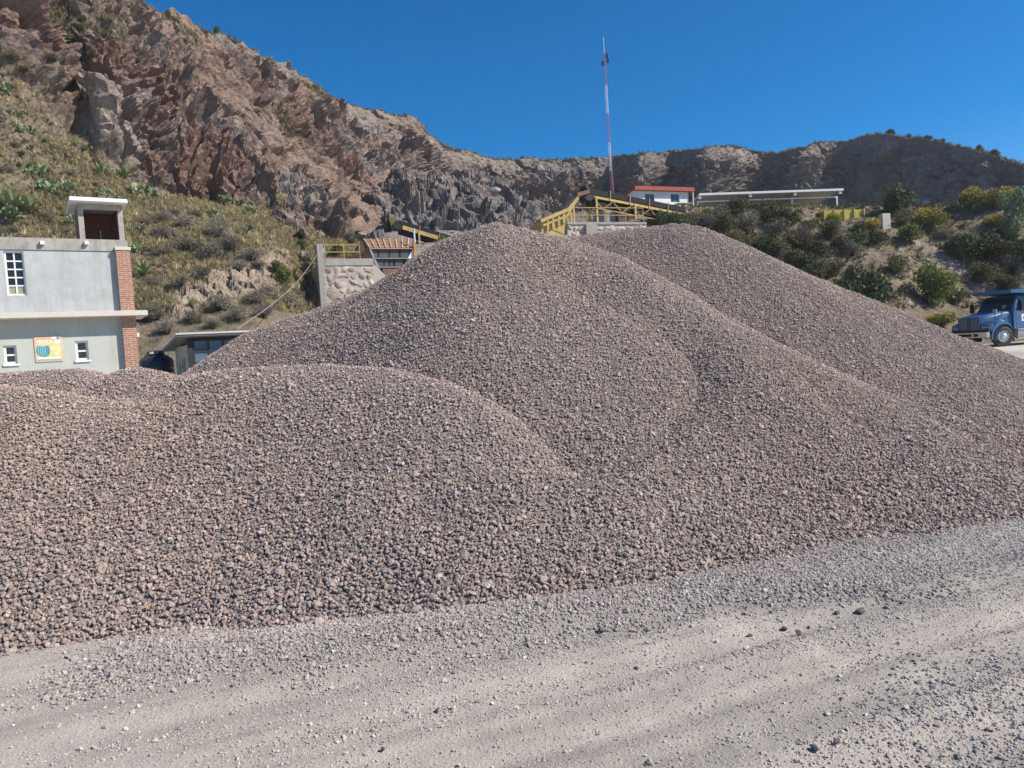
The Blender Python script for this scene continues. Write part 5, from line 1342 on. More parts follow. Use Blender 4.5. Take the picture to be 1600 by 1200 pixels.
for s_ in (1, -1):
    mb = MB(); mb.plate([(-1.02, s_ * 1.035, 1.80), (-1.98, s_ * 1.035, 1.80), (-1.98, s_ * .955, 2.42), (-1.28, s_ * .955, 2.42)], (0, s_ * .025, 0)); tb(mb, 'side_window', M_GLASS)
    mb = MB(); mb.box(-2.0, -.98, s_ * 1.042 - .008, s_ * 1.042 + .008, .92, 1.76); dr = tb(mb, 'door', M_TB)
    mb = MB(); mb.box(-1.92, -1.76, s_ * 1.07 - .015, s_ * 1.07 + .015, 1.52, 1.57); tb(mb, 'handle', M_BLKT, dr)
    mb = MB(); mb.box(-1.66, -1.34, s_ * 1.056 - .004, s_ * 1.056 + .004, 1.24, 1.60); st = tb(mb, 'door_sticker', M_WHITE, dr)
    mb = MB(); mb.box(-1.57, -1.43, s_ * 1.063 - .002, s_ * 1.063 + .002, 1.32, 1.50); tb(mb, 'emblem', simple('emblem_orange', (.62, .20, .08), .6) if 'emblem_orange' not in MAT else MAT['emblem_orange'], dr)
    mb = MB(); mb.tube((-.98, s_ * 1.02, 1.85), (-.86, s_ * 1.36, 1.9), .02); mb.tube((-1.1, s_ * .98, 2.4), (-.86, s_ * 1.36, 2.32), .02); mb.tube((-.86, s_ * 1.36, 1.72), (-.86, s_ * 1.36, 2.36), .018); mr = tb(mb, 'mirror_arm', M_BLKT)
    mb = MB(); mb.box(-.92, -.82, s_ * 1.36 - .11, s_ * 1.36 + .11, 1.80, 2.28); tb(mb, 'mirror', M_BLKT, mr, bevel=.02)
    mb = MB(); mb.tube((.35, s_ * .95, 1.30), (.62, s_ * 1.18, 1.75), .015); hm = tb(mb, 'hood_mirror_arm', M_BLKT)
    mb = MB(); mb.box(.57, .66, s_ * 1.18 - .1, s_ * 1.18 + .1, 1.68, 1.92); tb(mb, 'hood_mirror', M_STEEL, hm, bevel=.02)
    mb = MB(); mb.box(-2.3, -.9, s_ * .75, s_ * 1.12, .42, .84); tb(mb, 'fuel_tank', M_STEEL, bevel=.08, smooth=True)
    for zz in (.40, .83): mb = MB(); mb.box(-2.2, -.95, s_ * 1.02, s_ * 1.16, zz - .02, zz + .02); tb(mb, 'step', M_CHR)
    mb = MB(); mb.box(-.72, -.66, s_ * .7, s_ * 1.12, .25, .8); tb(mb, 'mud_flap', M_BLKT)
    mb = MB(); mb.box(-7.2, .95, s_ * .36, s_ * .46, .62, .9); tb(mb, 'chassis_rail', M_BLKT)
# dump body with cab guard
mb = MB(); loft(mb, [[(-2.55, -1.20, 1.10), (-2.55, 1.20, 1.10), (-2.55, 1.22, 2.78), (-2.55, -1.22, 2.78)], [(-7.2, -1.20, 1.10), (-7.2, 1.20, 1.10), (-7.2, 1.22, 2.6), (-7.2, -1.22, 2.6)]]); tb(mb, 'dump_body', M_TBD, bevel=.02)
mb = MB(); loft(mb, [[(-2.56, -1.16, 2.62), (-2.56, 1.16, 2.62), (-2.56, 1.16, 2.86), (-2.56, -1.16, 2.86)], [(-.62, -1.10, 2.72), (-.62, 1.10, 2.72), (-.62, 1.10, 2.88), (-.62, -1.10, 2.88)]]); tb(mb, 'cab_guard', M_TBD)
for k in range(6):
    for s_ in (1, -1): mb = MB(); x_ = -2.75 - k * .85; mb.box(x_ - .06, x_ + .06, s_ * 1.25 - .05, s_ * 1.25 + .05, 1.12, 2.62); tb(mb, 'body_rib', M_TBD)
def wheel(x, y, steer, dual=False):
    w = empty('wheel', (0, 0, 0)); w.parent = trk; w.location = (x, y, .52); w.rotation_euler = (0, 0, steer)
    s_ = 1 if y > 0 else -1; hw_ = .15 if not dual else .30
    m_ = MB(); m_.lathe([(.30, -hw_), (.46, -hw_), (.51, -hw_ + .04), (.52, -.02), (.52, .02), (.51, hw_ - .04), (.46, hw_), (.30, hw_)], (0, 0, 0), 36, 'y'); m_.build('tyre', M_TYRE, w, smooth=True, local=True)
    m_ = MB(); m_.lathe([(.315, hw_ - .005), (.30, hw_ - .05), (.24, hw_ - .03 if not dual else hw_ - .18), (.13, hw_ - .02), (.13, hw_ + .05), (.08, hw_ + .09), (0, hw_ + .09)] if s_ > 0 else [(.315, -hw_ + .005), (.30, -hw_ + .05), (.24, -hw_ + .03), (.13, -hw_ + .02), (.13, -hw_ - .05), (.08, -hw_ - .09), (0, -hw_ - .09)], (0, 0, 0), 30, 'y'); m_.build('rim', M_RIM, w, smooth=True, local=True)
    m_ = MB(); m_.tube((0, -s_ * .1, 0), (0, s_ * (hw_ - .06), 0), .30, 24); m_.build('rim_disc', M_RIM, w, local=True)
    for k in range(10):
        a = .628 * k; m_ = MB(); c = Vector((.19 * math.cos(a), s_ * (hw_ - .03), .19 * math.sin(a))); m_.tube(c, c + Vector((0, s_ * .045, 0)), .018, 6); m_.build('wheel_nut', M_DARK, w, local=True)
    return w
ST = R(-18)
wheel(0, 1.02, ST); wheel(0, -1.02, ST); 
for x_ in (-4.9, -6.2):
    wheel(x_, .92, 0, True); wheel(x_, -.92, 0, True)
mb = MB(); mb.tube((0, -.95, .52), (0, .95, .52), .07); tb(mb, 'front_axle', M_BLKT)
for x_ in (-4.9, -6.2): mb = MB(); mb.tube((x_, -.8, .52), (x_, .8, .52), .09); tb(mb, 'rear_axle', M_BLKT)
# ------------------------------------------------------------------ vegetation
def mat_leaf(name, col, col2, var=.35, rough=.7, trans=.15):
    m, nt, b = mat_base(name)
    oi = nt.nodes.new('ShaderNodeObjectInfo')
    a = nt.nodes.new('ShaderNodeAttribute'); a.attribute_name = 'col'
    n = noise(nt, coords(nt), 1.6, 4)
    c = mix(nt, ramp(nt, n, [(.35, (0, 0, 0)), (.65, (1, 1, 1))]), col, col2)
    c = mix(nt, 1.0, c, a.outputs['Color'], 'MULTIPLY')
    hs = nt.nodes.new('ShaderNodeHueSaturation'); mp = nt.nodes.new('ShaderNodeMapRange')
    lk(nt, oi.outputs['Random'], mp.inputs['Value']); mp.inputs['To Min'].default_value = 1 - var; mp.inputs['To Max'].default_value = 1 + var * .8
    lk(nt, mp.outputs[0], hs.inputs['Value']); lk(nt, c, hs.inputs['Color']); lk(nt, hs.outputs[0], b.inputs['Base Color'])
    b.inputs['Roughness'].default_value = rough; b.inputs['Specular IOR Level'].default_value = .2
    if trans:
        tr = nt.nodes.new('ShaderNodeBsdfTranslucent'); lk(nt, hs.outputs[0], tr.inputs['Color'])
        ms = nt.nodes.new('ShaderNodeMixShader'); ms.inputs[0].default_value = trans
        out = nt.nodes['Material Output']; lk(nt, b.outputs[0], ms.inputs[1]); lk(nt, tr.outputs[0], ms.inputs[2]); lk(nt, ms.outputs[0], out.inputs['Surface'])
    return m
M_LDK = mat_leaf('dark_leaf', (.060, .090, .040), (.105, .135, .060))
M_LGR = mat_leaf('green_leaf', (.12, .15, .042), (.19, .22, .065))
M_LOL = mat_leaf('olive_leaf', (.12, .115, .058), (.17, .16, .085))
M_LGY = mat_leaf('dry_twig', (.175, .155, .125), (.24, .215, .175), .3, .9, 0)
M_LYE = mat_leaf('yellow_flower', (.42, .31, .035), (.52, .40, .06), .2)
M_LPA = mat_leaf('pale_needle', (.12, .17, .105), (.17, .22, .14))
M_NOP = mat_leaf('cactus_skin', (.15, .20, .105), (.23, .28, .16), .25, .55, 0)
M_AGV = mat_leaf('agave_leaf', (.17, .23, .095), (.28, .34, .17), .2, .5, .05)
M_BARK = simple('bark', (.12, .095, .075), .9, var=.3, scale=6, bmp=.4)

def leaf_mesh(name, n, clumps, leaf, aspect, mat, seed, droop=.2, core=.35):
    """leaves spread over and through a set of lumpy clumps; clumps: (x,y,z,r) in bush radii"""
    rg = np.random.default_rng(seed); cl = np.array(clumps); w = cl[:, 3] ** 2; w /= w.sum()
    k = rg.choice(len(cl), n, p=w); d = rg.normal(size=(n, 3)); d /= np.linalg.norm(d, axis=1)[:, None]
    rad = cl[k, 3] * (core + (1 - core) * rg.uniform(0, 1, n) ** .45) * (1 + .25 * rg.normal(0, .5, n))
    c = cl[k, :3] + d * rad[:, None] * np.array([1, 1, .85]); c[:, 2] = np.abs(c[:, 2])
    u = rg.normal(size=(n, 3)) + d * .8; u /= np.linalg.norm(u, axis=1)[:, None]
    v = np.cross(u, rg.normal(size=(n, 3))); v /= np.linalg.norm(v, axis=1)[:, None]
    L = leaf * rg.uniform(.6, 1.4, n)[:, None]; W = L * aspect
    V = np.stack([c - u * L * .5, c + v * W * .5, c + u * L * .5, c - v * W * .5], 1).reshape(-1, 3)
    sh = np.repeat(rg.uniform(.65, 1.35, n), 4)
    return np_mesh(name, V, np.arange(4 * n).reshape(-1, 4), mat, False, np.stack([sh] * 3, -1))

def clump_set(seed, n=7, flat=.75, spread=.62, r=(.32, .5), base=.35):
    rg = np.random.default_rng(seed); out = []
    for _ in range(n):
        a, q = rg.uniform(0, 6.28), rg.uniform(0, spread)
        out.append((q * math.cos(a), q * math.sin(a), base + rg.uniform(0, flat) * (1 - q * .5), rg.uniform(*r)))
    return out

def stem_mesh(name, seed, n=7, h=.8, r=.035, spread=.5, mat=None):
    rg = np.random.default_rng(seed); m_ = MB()
    for _ in range(n):
        a = rg.uniform(0, 6.28); q = Vector((spread * math.cos(a) * rg.uniform(.3, 1), spread * math.sin(a) * rg.uniform(.3, 1), h * rg.uniform(.6, 1.1)))
        mid = q * .5 + Vector((rg.uniform(-.1, .1), rg.uniform(-.1, .1), .05))
        m_.tube((0, 0, -.12), mid, r, 5, r * .7); m_.tube(mid, q, r * .7, 5, r * .25)
    me = bpy.data.meshes.new(name); me.from_pydata(m_.v, [], m_.f); me.update(); me.materials.append(mat or M_BARK); return me

def tree_stem(name, seed, h=1.0, r=.06):
    rg = np.random.default_rng(seed); m_ = MB(); p = Vector((0, 0, -.1)); q = Vector((rg.uniform(-.08, .08), rg.uniform(-.08, .08), h * .5))
    m_.tube(p, q, r, 7, r * .75)
    for _ in range(7):
        a = rg.uniform(0, 6.28); e = q + Vector((.5 * math.cos(a), .5 * math.sin(a), h * rg.uniform(.3, .75))); md = q.lerp(e, .5) + Vector((0, 0, .08))
        m_.tube(q, md, r * .6, 5, r * .4); m_.tube(md, e, r * .4, 5, r * .12)
    me = bpy.data.meshes.new(name); me.from_pydata(m_.v, [], m_.f); me.update(); me.materials.append(M_BARK); return me

BUSH = {}
for kind, mat, n, leaf, asp, cs in (('dark', M_LDK, 2600, .11, .55, dict(n=9, flat=.7)), ('green', M_LGR, 2300, .11, .55, dict(n=8, flat=.65)), ('olive', M_LOL, 2300, .12, .4, dict(n=8, flat=.55)),
                                    ('pale', M_LPA, 2200, .15, .2, dict(n=9, flat=1.2, spread=.5, r=(.22, .36)))):
    BUSH[kind] = [(leaf_mesh('foliage', n, clump_set(500 + k + len(kind) * 9, **cs), leaf, asp, mat, 520 + k), stem_mesh('branches', 540 + k)) for k in range(3)]
BUSH['dry'] = [(leaf_mesh('twigs', 1700, clump_set(580 + k, 7, .55, .6, (.3, .45)), .24, .07, M_LGY, 590 + k, core=.1), stem_mesh('branches', 600 + k, 10, .8, .018, .6, M_LGY)) for k in range(4)]
BUSH['yellow'] = [(leaf_mesh('foliage', 1900, clump_set(620 + k, 8, .6), .10, .5, M_LGR, 630 + k), stem_mesh('branches', 640 + k), leaf_mesh('flowers', 900, [(x_, y_, z_ + .16, r_) for x_, y_, z_, r_ in clump_set(620 + k, 8, .6)], .085, .8, M_LYE, 650 + k, core=.75)) for k in range(3)]
TREE = [(leaf_mesh('crown', 3000, [(x_, y_, z_ + .45, r_) for x_, y_, z_, r_ in clump_set(660 + k, 10, .8, .6, (.28, .46))], .10, .55, M_LDK, 670 + k), tree_stem('trunk', 680 + k)) for k in range(3)]

def plant(root_name, metas, px, py, rpx, label, cat, group, P=None, zs=1.0, sink=.1):
    """metas: list of (part name, mesh); rpx: half width in photo pixels"""
    p = Vector(P) if P is not None else hill_at(px, py)
    s_ = rpx * p.y / F_PX
    r_ = empty(root_name, p - Vector((0, 0, sink * s_)), random.uniform(0, 6.28)); r_.scale = (s_, s_, s_ * zs)
    tag(r_, label, cat, group)
    for nm, me in metas:
        o = bpy.data.objects.new(nm, me); COL.objects.link(o); o.parent = r_
    return r_
def bush(kind, px, py, rpx, label, group, zs=1.0, **k):
    v = random.choice(BUSH[kind]); parts = [('foliage' if kind != 'dry' else 'twigs', v[0]), ('branches', v[1])] + ([('flowers', v[2])] if len(v) > 2 else [])
    return plant('bush' if kind != 'dry' else 'dry_shrub', parts, px, py, rpx, label, 'bush', group, zs=zs, **k)

# cactus, agave and yucca shapes
def pad(mb, c, up, side, L, W, T):
    n = 10; nn = up.cross(side).normalized(); ring = [(math.cos(6.2832 * k / n), math.sin(6.2832 * k / n)) for k in range(n)]
    V = [c + up * L * .5 + nn * T, c + up * L * .5 - nn * T]; V += [c + up * (L * .5 + L * .5 * b) + side * (W * .5 * a * (1 + .15 * b)) for a, b in ring]
    mb.add(V, [(0, 2 + k, 2 + (k + 1) % n) for k in range(n)] + [(1, 2 + (k + 1) % n, 2 + k) for k in range(n)])
def nopal_parts(seed):
    rg = np.random.default_rng(seed); out = []
    def grow(c, up, lvl, mb):
        sd = up.cross(Vector(rg.normal(size=3))).normalized(); L = .36 * rg.uniform(.8, 1.15); pad(mb, c, up, sd, L, L * .72, .035)
        if lvl < 3:
            for _ in range(rg.integers(1, 4)):
                a = rg.uniform(-1, 1); u2 = (up + sd * a + Vector(rg.normal(0, .35, 3))).normalized()
                if u2.z < .05: u2.z = .15; u2.normalize()
                grow(c + up * L * .92 + sd * a * L * .28, u2, lvl + 1, mb)
    for _ in range(6):
        mb = MB(); a = rg.uniform(0, 6.28); grow(Vector((.4 * math.cos(a) * rg.uniform(.2, 1), .4 * math.sin(a) * rg.uniform(.2, 1), -.05)), Vector((.5 * math.cos(a), .5 * math.sin(a), 1)).normalized(), 0, mb); out.append(mb)
    res = []
    for mb in out:
        me = bpy.data.meshes.new('pad_stem'); me.from_pydata(mb.v, [], mb.f); me.update(); a_ = me.attributes.new('col', 'FLOAT_COLOR', 'POINT'); a_.data.foreach_set('color', np.repeat(np.r_[rg.uniform(.85, 1.15, 1)[0] * np.ones(3), 1.0][None], len(mb.v), 0).astype(np.float32).ravel()); me.materials.append(M_NOP); res.append(('pad_stem', me))
    return res
NOPAL = [nopal_parts(700 + k) for k in range(4)]
def agave_leafs(seed, n=26, L=1.05, w=.10, curl=.5, mat=None, name='leaf', ball=False):
    rg = np.random.default_rng(seed); res = []
    for k in range(n):
        a = 2.4 * k + rg.uniform(-.2, .2); el = (.25 + 1.15 * k / n) if not ball else rg.uniform(-.5, 1.5)
        d = Vector((math.cos(a), math.sin(a), 0)); sd = Vector((-math.sin(a), math.cos(a), 0)); V = []; m_ = 6
        for j in range(m_ + 1):
            t = j / m_; e2 = el + curl * (.5 - t) * (.6 if el < .8 else .2); p = d * (L * t * math.cos(el)) + Vector((0, 0, L * t * math.sin(el) + .06 - curl * .25 * t * t * math.cos(el)))
            ww = w * (1 - t ** 2.2) * (.75 + .6 * t if t < .4 else 1) + .004; nz = Vector((0, 0, 1)) * .04 * (1 - t)
            V += [p - sd * ww + nz, p - nz * .3, p + sd * ww + nz]
        Fs = []
        for j in range(m_): Fs += [(3 * j, 3 * j + 1, 3 * j + 4, 3 * j + 3), (3 * j + 1, 3 * j + 2, 3 * j + 5, 3 * j + 4)]
        res.append((V, Fs))
    return res
def leaf_objs(lst, mat, name, off=0.0):
    out = []
    for V, Fs in lst:
        me = np_mesh(name, np.array([tuple(v + Vector((0, 0, off))) for v in V]), np.array(Fs), mat, True, np.ones((len(V), 3))); out.append((name, me))
    return out
AGAVE = [leaf_objs(agave_leafs(720 + k), M_AGV, 'leaf') for k in range(2)]
def merged(lst, mat, name, off):
    V, Fs = [], []
    for v, f in lst: b = len(V); V += [tuple(q + Vector((0, 0, off))) for q in v]; Fs += [tuple(b + i for i in g) for g in f]
    return np_mesh(name, np.array(V), np.array(Fs), mat, True, np.ones((len(V), 3)))
tr_ = MB(); tr_.tube((0, 0, -.1), (.03, 0, .9), .13, 8, .10); trm = bpy.data.meshes.new('trunk'); trm.from_pydata(tr_.v, [], tr_.f); trm.update(); trm.materials.append(M_BARK)
YUCCA = [[('leaf_ball', merged(agave_leafs(740 + k, 90, .75, .03, .1, None, 'leaf', True), M_LDK, 'leaf_ball', .95)), ('trunk', trm)] for k in range(2)]

MARKS = [(150, 320, 'the rooftop stair hut'), (20, 325, 'the largest agave'), (115, 200, 'the dark rock cleft'), (185, 220, 'the pale rock buttress'), (300, 250, 'the reddish scree'), (450, 330, 'the tilted rock slabs'), (340, 450, 'the sandy cut bank'), (205, 450, 'the brick pillar'), (320, 515, 'the office hut roof'), (490, 430, 'the concrete wall post'), (60, 60, 'the top ledges of the cliff'), (0, 200, 'the upper edge of the grass'),
         (1040, 310, 'the white house'), (1150, 318, 'the left half of the open shed'), (1270, 318, 'the right half of the open shed'), (1320, 338, 'the yellow bin'), (1386, 348, 'the concrete pillar'), (1500, 425, 'the bare gully'), (1550, 480, 'the truck'), (1365, 430, 'the big dark bush'), (1200, 410, 'the rear gravel heap'), (1405, 300, 'the dark spreading tree'), (1450, 345, 'the broad flowering bush'), (1583, 330, 'the feathery tree')]
def place(px, py):
    q = sorted(MARKS, key=lambda m_: math.hypot(m_[0] - px, (m_[1] - py)))
    return ('between %s and %s' % (q[0][2], q[1][2])).replace('the ', '').replace('left half of open', 'left end of open').replace('right half of open', 'right end of open')
def sized(r_, a, b): return 'small' if r_ < a else ('large' if r_ > b else 'middling')
SL = 'plants on the grassy slope behind the building'
for (x_, y_, r_, l_) in ((20, 330, 30, 'large agave with broad pale leaves beside the stair hut slope'), (47, 333, 24, 'agave growing next to the large pale agave'), (160, 274, 19, 'dark agave rosette at the foot of the rock face'), (195, 277, 16, 'agave rosette at the foot of the rock face, next to the scree'), (115, 229, 9, 'small agave below the dark cleft in the rock'), (133, 235, 9, 'small agave among stones below the pale buttress'), (228, 428, 20, 'green agave beside the upper part of the brick pillar'), (76, 240, 8, 'tiny agave in the middle of the grassy slope')):
    plant('agave', random.choice(AGAVE), x_, y_, r_ * 1.25, l_, 'agave', SL, sink=.02)
for (x_, y_, r_) in ((15, 345, 22), (90, 302, 22), (62, 275, 18), (42, 205, 11), (28, 180, 10), (18, 147, 15), (222, 306, 19), (165, 310, 16), (118, 350, 13), (213, 362, 13), (216, 392, 12), (350, 318, 12), (341, 338, 12), (383, 362, 12), (372, 320, 10), (388, 332, 11), (45, 262, 9), (55, 236, 10), (85, 232, 8)):
    plant('prickly_pear', random.choice(NOPAL), x_, y_, r_, sized(r_, 11, 15) + ' prickly pear ' + place(x_, y_), 'cactus', 'prickly pears on the grassy slope', sink=.05)
for (x_, y_, r_) in ((38, 250, 9), (33, 262, 7), (72, 228, 7), (106, 250, 8), (40, 224, 6), (60, 300, 7)):
    plant('yucca', random.choice(YUCCA), x_, y_, r_, 'round headed dark yucca ' + place(x_, y_), 'yucca', 'yuccas on the grassy slope', sink=.05)
for (x_, y_, r_) in ((250, 345, 20), (285, 352, 20), (262, 372, 24), (300, 395, 30), (335, 372, 28), (330, 405, 28), (362, 392, 26), (398, 405, 22), (375, 420, 20), (405, 420, 16), (258, 400, 22), (225, 350, 14), (340, 352, 18), (310, 338, 15), (272, 335, 13), (240, 445, 18), (285, 442, 18), (320, 430, 18), (10, 270, 14), (25, 230, 12), (110, 272, 12), (150, 320, 14), (70, 340, 15), (20, 365, 14), (105, 365, 14)):
    bush('dry', x_, y_, r_ * 1.3, sized(r_, 15, 23) + ' leafless grey shrub ' + place(x_, y_), 'dry shrubs on the grassy slope', .75)
for (x_, y_, r_) in ((245, 500, 26), (262, 520, 22), (300, 505, 20), (345, 485, 26), (372, 500, 24), (395, 478, 24), (425, 468, 26), (452, 480, 22), (410, 495, 22), (335, 512, 16), (470, 470, 16)):
    bush('dry', x_, y_, r_ * 1.3, sized(r_, 20, 24) + ' brown scrub bush ' + place(x_, y_), 'scrub below the cut bank', .85)
for (x_, y_, r_, k_, l_) in ((447, 448, 25, 'green', 'fresh green bush in front of the concrete side wall'), (432, 425, 16, 'green', 'green bush at the top of the sandy cut bank'), (470, 388, 14, 'green', 'light green bush behind the short concrete post'), (528, 398, 16, 'green', 'green bush behind the yellow railing on the wall'), (548, 380, 14, 'pale', 'pale feathery bush at the foot of the reddish scree'), (690, 385, 16, 'green', 'green bush under the yellow sided conveyor'), (640, 360, 8, 'pale', 'small pale bush on the dark rock bench')):
    bush(k_, x_, y_, r_, l_, 'bushes around the hopper')
RB = 'bushes on the right slope'
for (x_, y_, r_) in ((1062, 354, 18), (1082, 352, 20), (1100, 352, 20), (1122, 345, 20), (1215, 400, 20), (1265, 420, 18), (1305, 432, 18), (1400, 425, 18), (1410, 350, 16), (1480, 372, 16), (1560, 385, 22), (1345, 362, 14), (1255, 378, 20), (1170, 395, 18), (1598, 400, 22), (1570, 455, 18), (1135, 368, 24), (1160, 342, 22), (1172, 366, 26), (1196, 345, 22), (1210, 376, 26), (1228, 352, 18), (1195, 398, 22), (1250, 392, 24), (1240, 415, 20), (1280, 405, 22), (1262, 362, 16), (1298, 372, 20), (1150, 388, 20), (1285, 432, 20), (1330, 400, 16), (1310, 392, 18), (1520, 400, 28), (1552, 418, 30), (1580, 430, 26), (1530, 440, 22), (1490, 400, 16), (1180, 330, 14), (1215, 330, 13), (1145, 330, 14), (1480, 450, 15), (1500, 470, 14)):
    k_ = random.choice(('olive', 'dry', 'olive', 'dark'))
    bush(k_, x_, y_, r_ * 1.5, sized(r_, 17, 22) + {'olive': ' dull olive bush ', 'dry': ' leafless grey shrub ', 'dark': ' dark green bush '}[k_] + place(x_, y_), RB, .9)
for (x_, y_, r_, k_, l_) in ((1032, 352, 19, 'dark', 'dark round bush standing in front of the white house'), (1302, 358, 15, 'dark', 'dark bush below the yellow bin'), (1335, 385, 22, 'dark', 'dark bush below the concrete pillar'), (1372, 380, 18, 'dark', 'dark bush to the right of the one below the pillar'), (1425, 380, 24, 'green', 'green bush under the flowering one on the terrace edge'), (1330, 440, 20, 'olive', 'olive bush touching the big dark green bush'), (1365, 482, 56, 'dark', 'big dark green bush rising from behind the rear heap'), (1455, 474, 42, 'green', 'bright green bush beside the big dark green bush'), (1590, 420, 42, 'dark', 'dark shady bush above the truck')):
    bush(k_, x_, y_, r_, l_, RB, 1.2)
for (x_, y_, r_, l_) in ((1104, 336, 13, 'small yellow flowering bush at the left post of the open shed'), (1302, 352, 20, 'yellow flowering bush hiding the left half of the yellow bin'), (1275, 347, 10, 'small yellow flowering bush beside the yellow bin'), (1362, 364, 21, 'yellow flowering bush next to the concrete pillar'), (1452, 360, 34, 'broad yellow flowering bush on the terrace edge'), (1515, 322, 26, 'rounded yellow flowering bush on the skyline of the slope'), (1553, 324, 30, 'yellow flowering bush beside the feathery tree'), (1555, 352, 19, 'yellowish flowering bush below the feathery tree'), (1470, 512, 27, 'yellow flowering bush right in front of the truck'), (1338, 470, 10, 'small yellow flowering bush at the foot of the big dark bush'), (1390, 482, 9, 'yellow flowering sprig at the edge of the rear heap')):
    bush('yellow', x_, y_, r_, l_, 'yellow flowering bushes on the right slope', .9)
bush('pale', 1583, 385, 36, 'tall feathery blue green tree at the edge of the slope', RB, 2.0)
plant('prickly_pear', NOPAL[1], 1238, 333, 10, 'prickly pear on the bank in front of the open shed', 'cactus', 'prickly pears on the right slope')
plant('tree', [('crown', BUSH['dark'][0][0]), ('trunk', TREE[0][1])], 1404, 338, 36, 'dark spreading tree on the terrace behind the concrete pillar', 'tree', None, zs=1.3)
# bare branch on the gully
br = MB(); b0_ = hill_at(1503, 440)
for (ex, ey, hh) in ((1.2, .2, 1.6), (1.9, .1, .9), (.5, .2, 1.9), (1.6, 0, 1.3)):
    md = b0_ + Vector((ex * .5, ey, hh * .45)); br.tube(b0_ + Vector((0, 0, -.1)), md, .06, 5, .04); br.tube(md, b0_ + Vector((ex, ey, hh)), .04, 5, .012); br.tube(md, b0_ + Vector((ex * .9, ey, hh * .7)), .025, 4, .01)
o = br.build('dead_branch', M_BARK); tag(o, 'bare forked branch sticking out of the gully above the truck', 'branch')
# small trees on the skyline
RIM = TP[int(np.argmin(np.abs(np.array(rows_s) - 5.03)))]; rim_px = proj(RIM)[0]
def rim_point(px): j = int(np.argmin(np.abs(rim_px - px))); return Vector(RIM[j])
for i_, (x_, r_, zs) in enumerate(((1392, 9, .9), (1420, 6, 1.1), (1432, 5, .8), (1440, 4, 1.1), (1451, 7, 1.1), (1463, 3, 1.6), (1475, 5, 1.1), (1507, 4, .6), (1530, 7, 1.3), (1553, 9, 1.0), (1590, 4, .6), (1250, 3, .8))):
    t_ = random.choice(BUSH['dark'] + BUSH['olive']); plant('tree', [('crown', t_[0]), ('trunk', TREE[i_ % 3][1])], 0, 0, r_ * 1.15, 'small dark skyline tree, ' + ['first', 'second', 'third', 'fourth', 'fifth', 'sixth', 'seventh', 'eighth', 'ninth', 'tenth', 'eleventh', 'twelfth'][i_] + (' down the shaded ridge from its highest point' if x_ > 1300 else ' and lowest, above the open shed'), 'tree', 'skyline trees on the right ridge', P=rim_point(x_), zs=zs)
plant('tree', [('crown', TREE[1][0]), ('trunk', TREE[1][1])], 0, 0, 8, 'lone small tree leaning on the rim above the red cliff', 'tree', None, P=rim_point(341), zs=1.4)
for i_, (x_, r_) in enumerate(((285, 3), (300, 4), (325, 5), (480, 4), (596, 5), (622, 4), (640, 5), (742, 4), (815, 5), (835, 4))):
    bush('olive', 0, 0, r_, 'tiny bush on cliff rim, ' + ['first', 'second', 'third', 'fourth', 'fifth', 'sixth', 'seventh', 'eighth', 'ninth', 'last'][i_] + ' along down from its highest corner', 'bushes on the rim of the left cliff', 1.2, P=rim_point(x_))
# shrubs clinging to the cliff
for (x_, y_, r_) in ((20, 95, 18), (85, 95, 16), (130, 35, 12), (250, 125, 10), (215, 98, 9), (145, 90, 12), (35, 115, 14), (282, 205, 6), (450, 278, 6), (95, 120, 12), (60, 8, 14), (20, 6, 14)):
    bush('olive', x_, y_, r_, sized(r_, 10, 14) + ' scrub bush on rock ' + place(x_, y_), 'scrub on the cliff ledges', .8)

# ------------------------------------------------------------------ grass tufts (uncountable)
M_GRASS = mat_instanced('dry_grass', nscale=1.2, amp=.3, bstr=0)
tuft_coll = bpy.data.collections.new('tuft_shapes')
for k in range(5):
    rg = np.random.default_rng(800 + k); V, Fs = [], []
    for b in range(26):
        a = rg.uniform(0, 6.28); r0 = rg.uniform(0, .22); base = np.array([r0 * math.cos(a), r0 * math.sin(a), -.05]); ln = rg.uniform(.5, 1.1); lean = rg.uniform(.15, .7)
        tip = base + ln * np.array([math.cos(a) * lean, math.sin(a) * lean, 1 - .3 * lean]); w = .035 * np.array([-math.sin(a), math.cos(a), 0]); i = len(V)
        V += [base - w, base + w, tip]; Fs.append((i, i + 1, i + 2))
    o = bpy.data.objects.new('tuft_shape_%d' % k, np_mesh('tuft_shape', np.array(V), np.array(Fs), M_GRASS)); tuft_coll.objects.link(o)
NG_TUFT = scatter_group('tuft_scatter', tuft_coll)
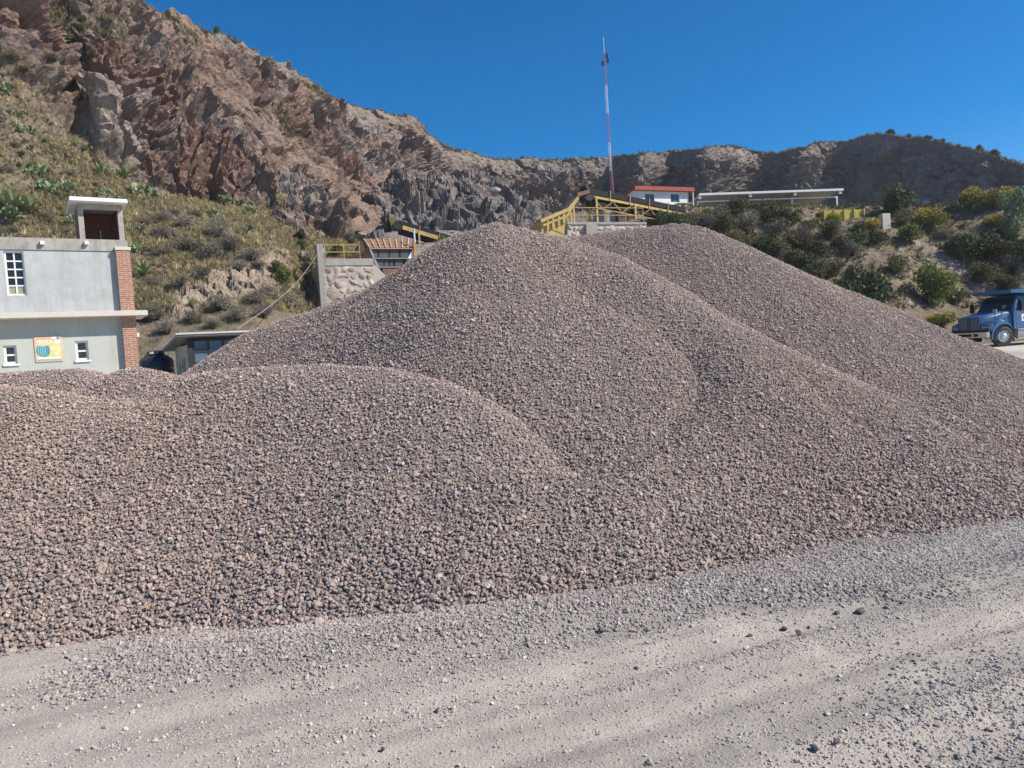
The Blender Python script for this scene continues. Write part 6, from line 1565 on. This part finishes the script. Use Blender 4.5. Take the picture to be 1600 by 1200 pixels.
def grass(name, mask_w, n, size, cols, label):
    w = mask_w / mask_w.sum(); idx = RNG.choice(len(w), n, p=w); P = Pd[idx] + RNG.normal(0, .14, (n, 3)) * np.array([1, 1, .2])
    c = np.array(cols)[RNG.integers(0, len(cols), n)] * RNG.uniform(.7, 1.3, (n, 1)); s_ = size * RNG.lognormal(0, .35, n)
    rot = np.stack([RNG.normal(0, .2, n), RNG.normal(0, .2, n), RNG.uniform(0, 6.28, n)], -1)
    o = scatter_obj(name, P, rot, np.stack([s_ * 1.1, s_ * 1.1, s_], -1), RNG.integers(0, 5, n), c, NG_TUFT); tag(o, label, 'grass', None, 'stuff')
area = np.linalg.norm(np.cross(du, dv), axis=2).ravel()
vis = (HPX.ravel() > -250) & (HPX.ravel() < 1850)
gpat = .25 + sstep(-.15, .3, fbm(Pf * .12, 3, 851))
soilm = np.clip(1 - rock, 0, 1) * (1 - bank) * (1 - gul) * vis * area * gpat
STRAW = [(.42, .34, .165), (.36, .295, .15), (.29, .245, .125), (.21, .195, .10), (.47, .40, .23), (.21, .185, .135)]
grass('dry_grass', soilm * (Sf > .9) * (Sf < 3.3) * (QP < 560), 42000, .27, STRAW, 'tall straw coloured grass covering the slope behind the building')
grass('slope_grass', soilm * (Sf > .7) * (Sf < 2.4) * (QP > 1040), 20000, .28, [(.20, .17, .10), (.15, .14, .075), (.24, .20, .11), (.11, .115, .055)], 'short dry grass and weeds between the bushes of the right slope')
grass('rim_grass', vis * area * (Sf > 4.97) * (Sf < 5.2) + 0.0, 6000, .5, [(.26, .22, .12), (.20, .18, .09), (.13, .13, .07)], 'thin dry grass along the rim of the quarry')
grass('scrub_patches', vis * area * sstep(.15, .4, fbm(Pf * .1 + 3, 3, 861)) * rock * (Sf < 4.9) * (QP < 520) * (QP > -200) * (1 - scree), 2500, .45, [(.15, .15, .075), (.20, .18, .09)], 'patches of green scrub growing on the rocky ledges')

# ------------------------------------------------------------------ thin dusty air
hz = MB(); hz.box(-440, 440, -440, 440, -3, 78); ho = hz.build('haze', bpy.data.materials.new('dusty_air')); tag(ho, kind='stuff')
hm_ = ho.data.materials[0]; hm_.use_nodes = True; hm_.node_tree.nodes.clear()
_o = hm_.node_tree.nodes.new('ShaderNodeOutputMaterial'); _v = hm_.node_tree.nodes.new('ShaderNodeVolumePrincipled')
_v.inputs['Color'].default_value = (.86, .88, .92, 1); _v.inputs['Density'].default_value = .00028; _v.inputs['Anisotropy'].default_value = .2
hm_.node_tree.links.new(_v.outputs[0], _o.inputs['Volume'])
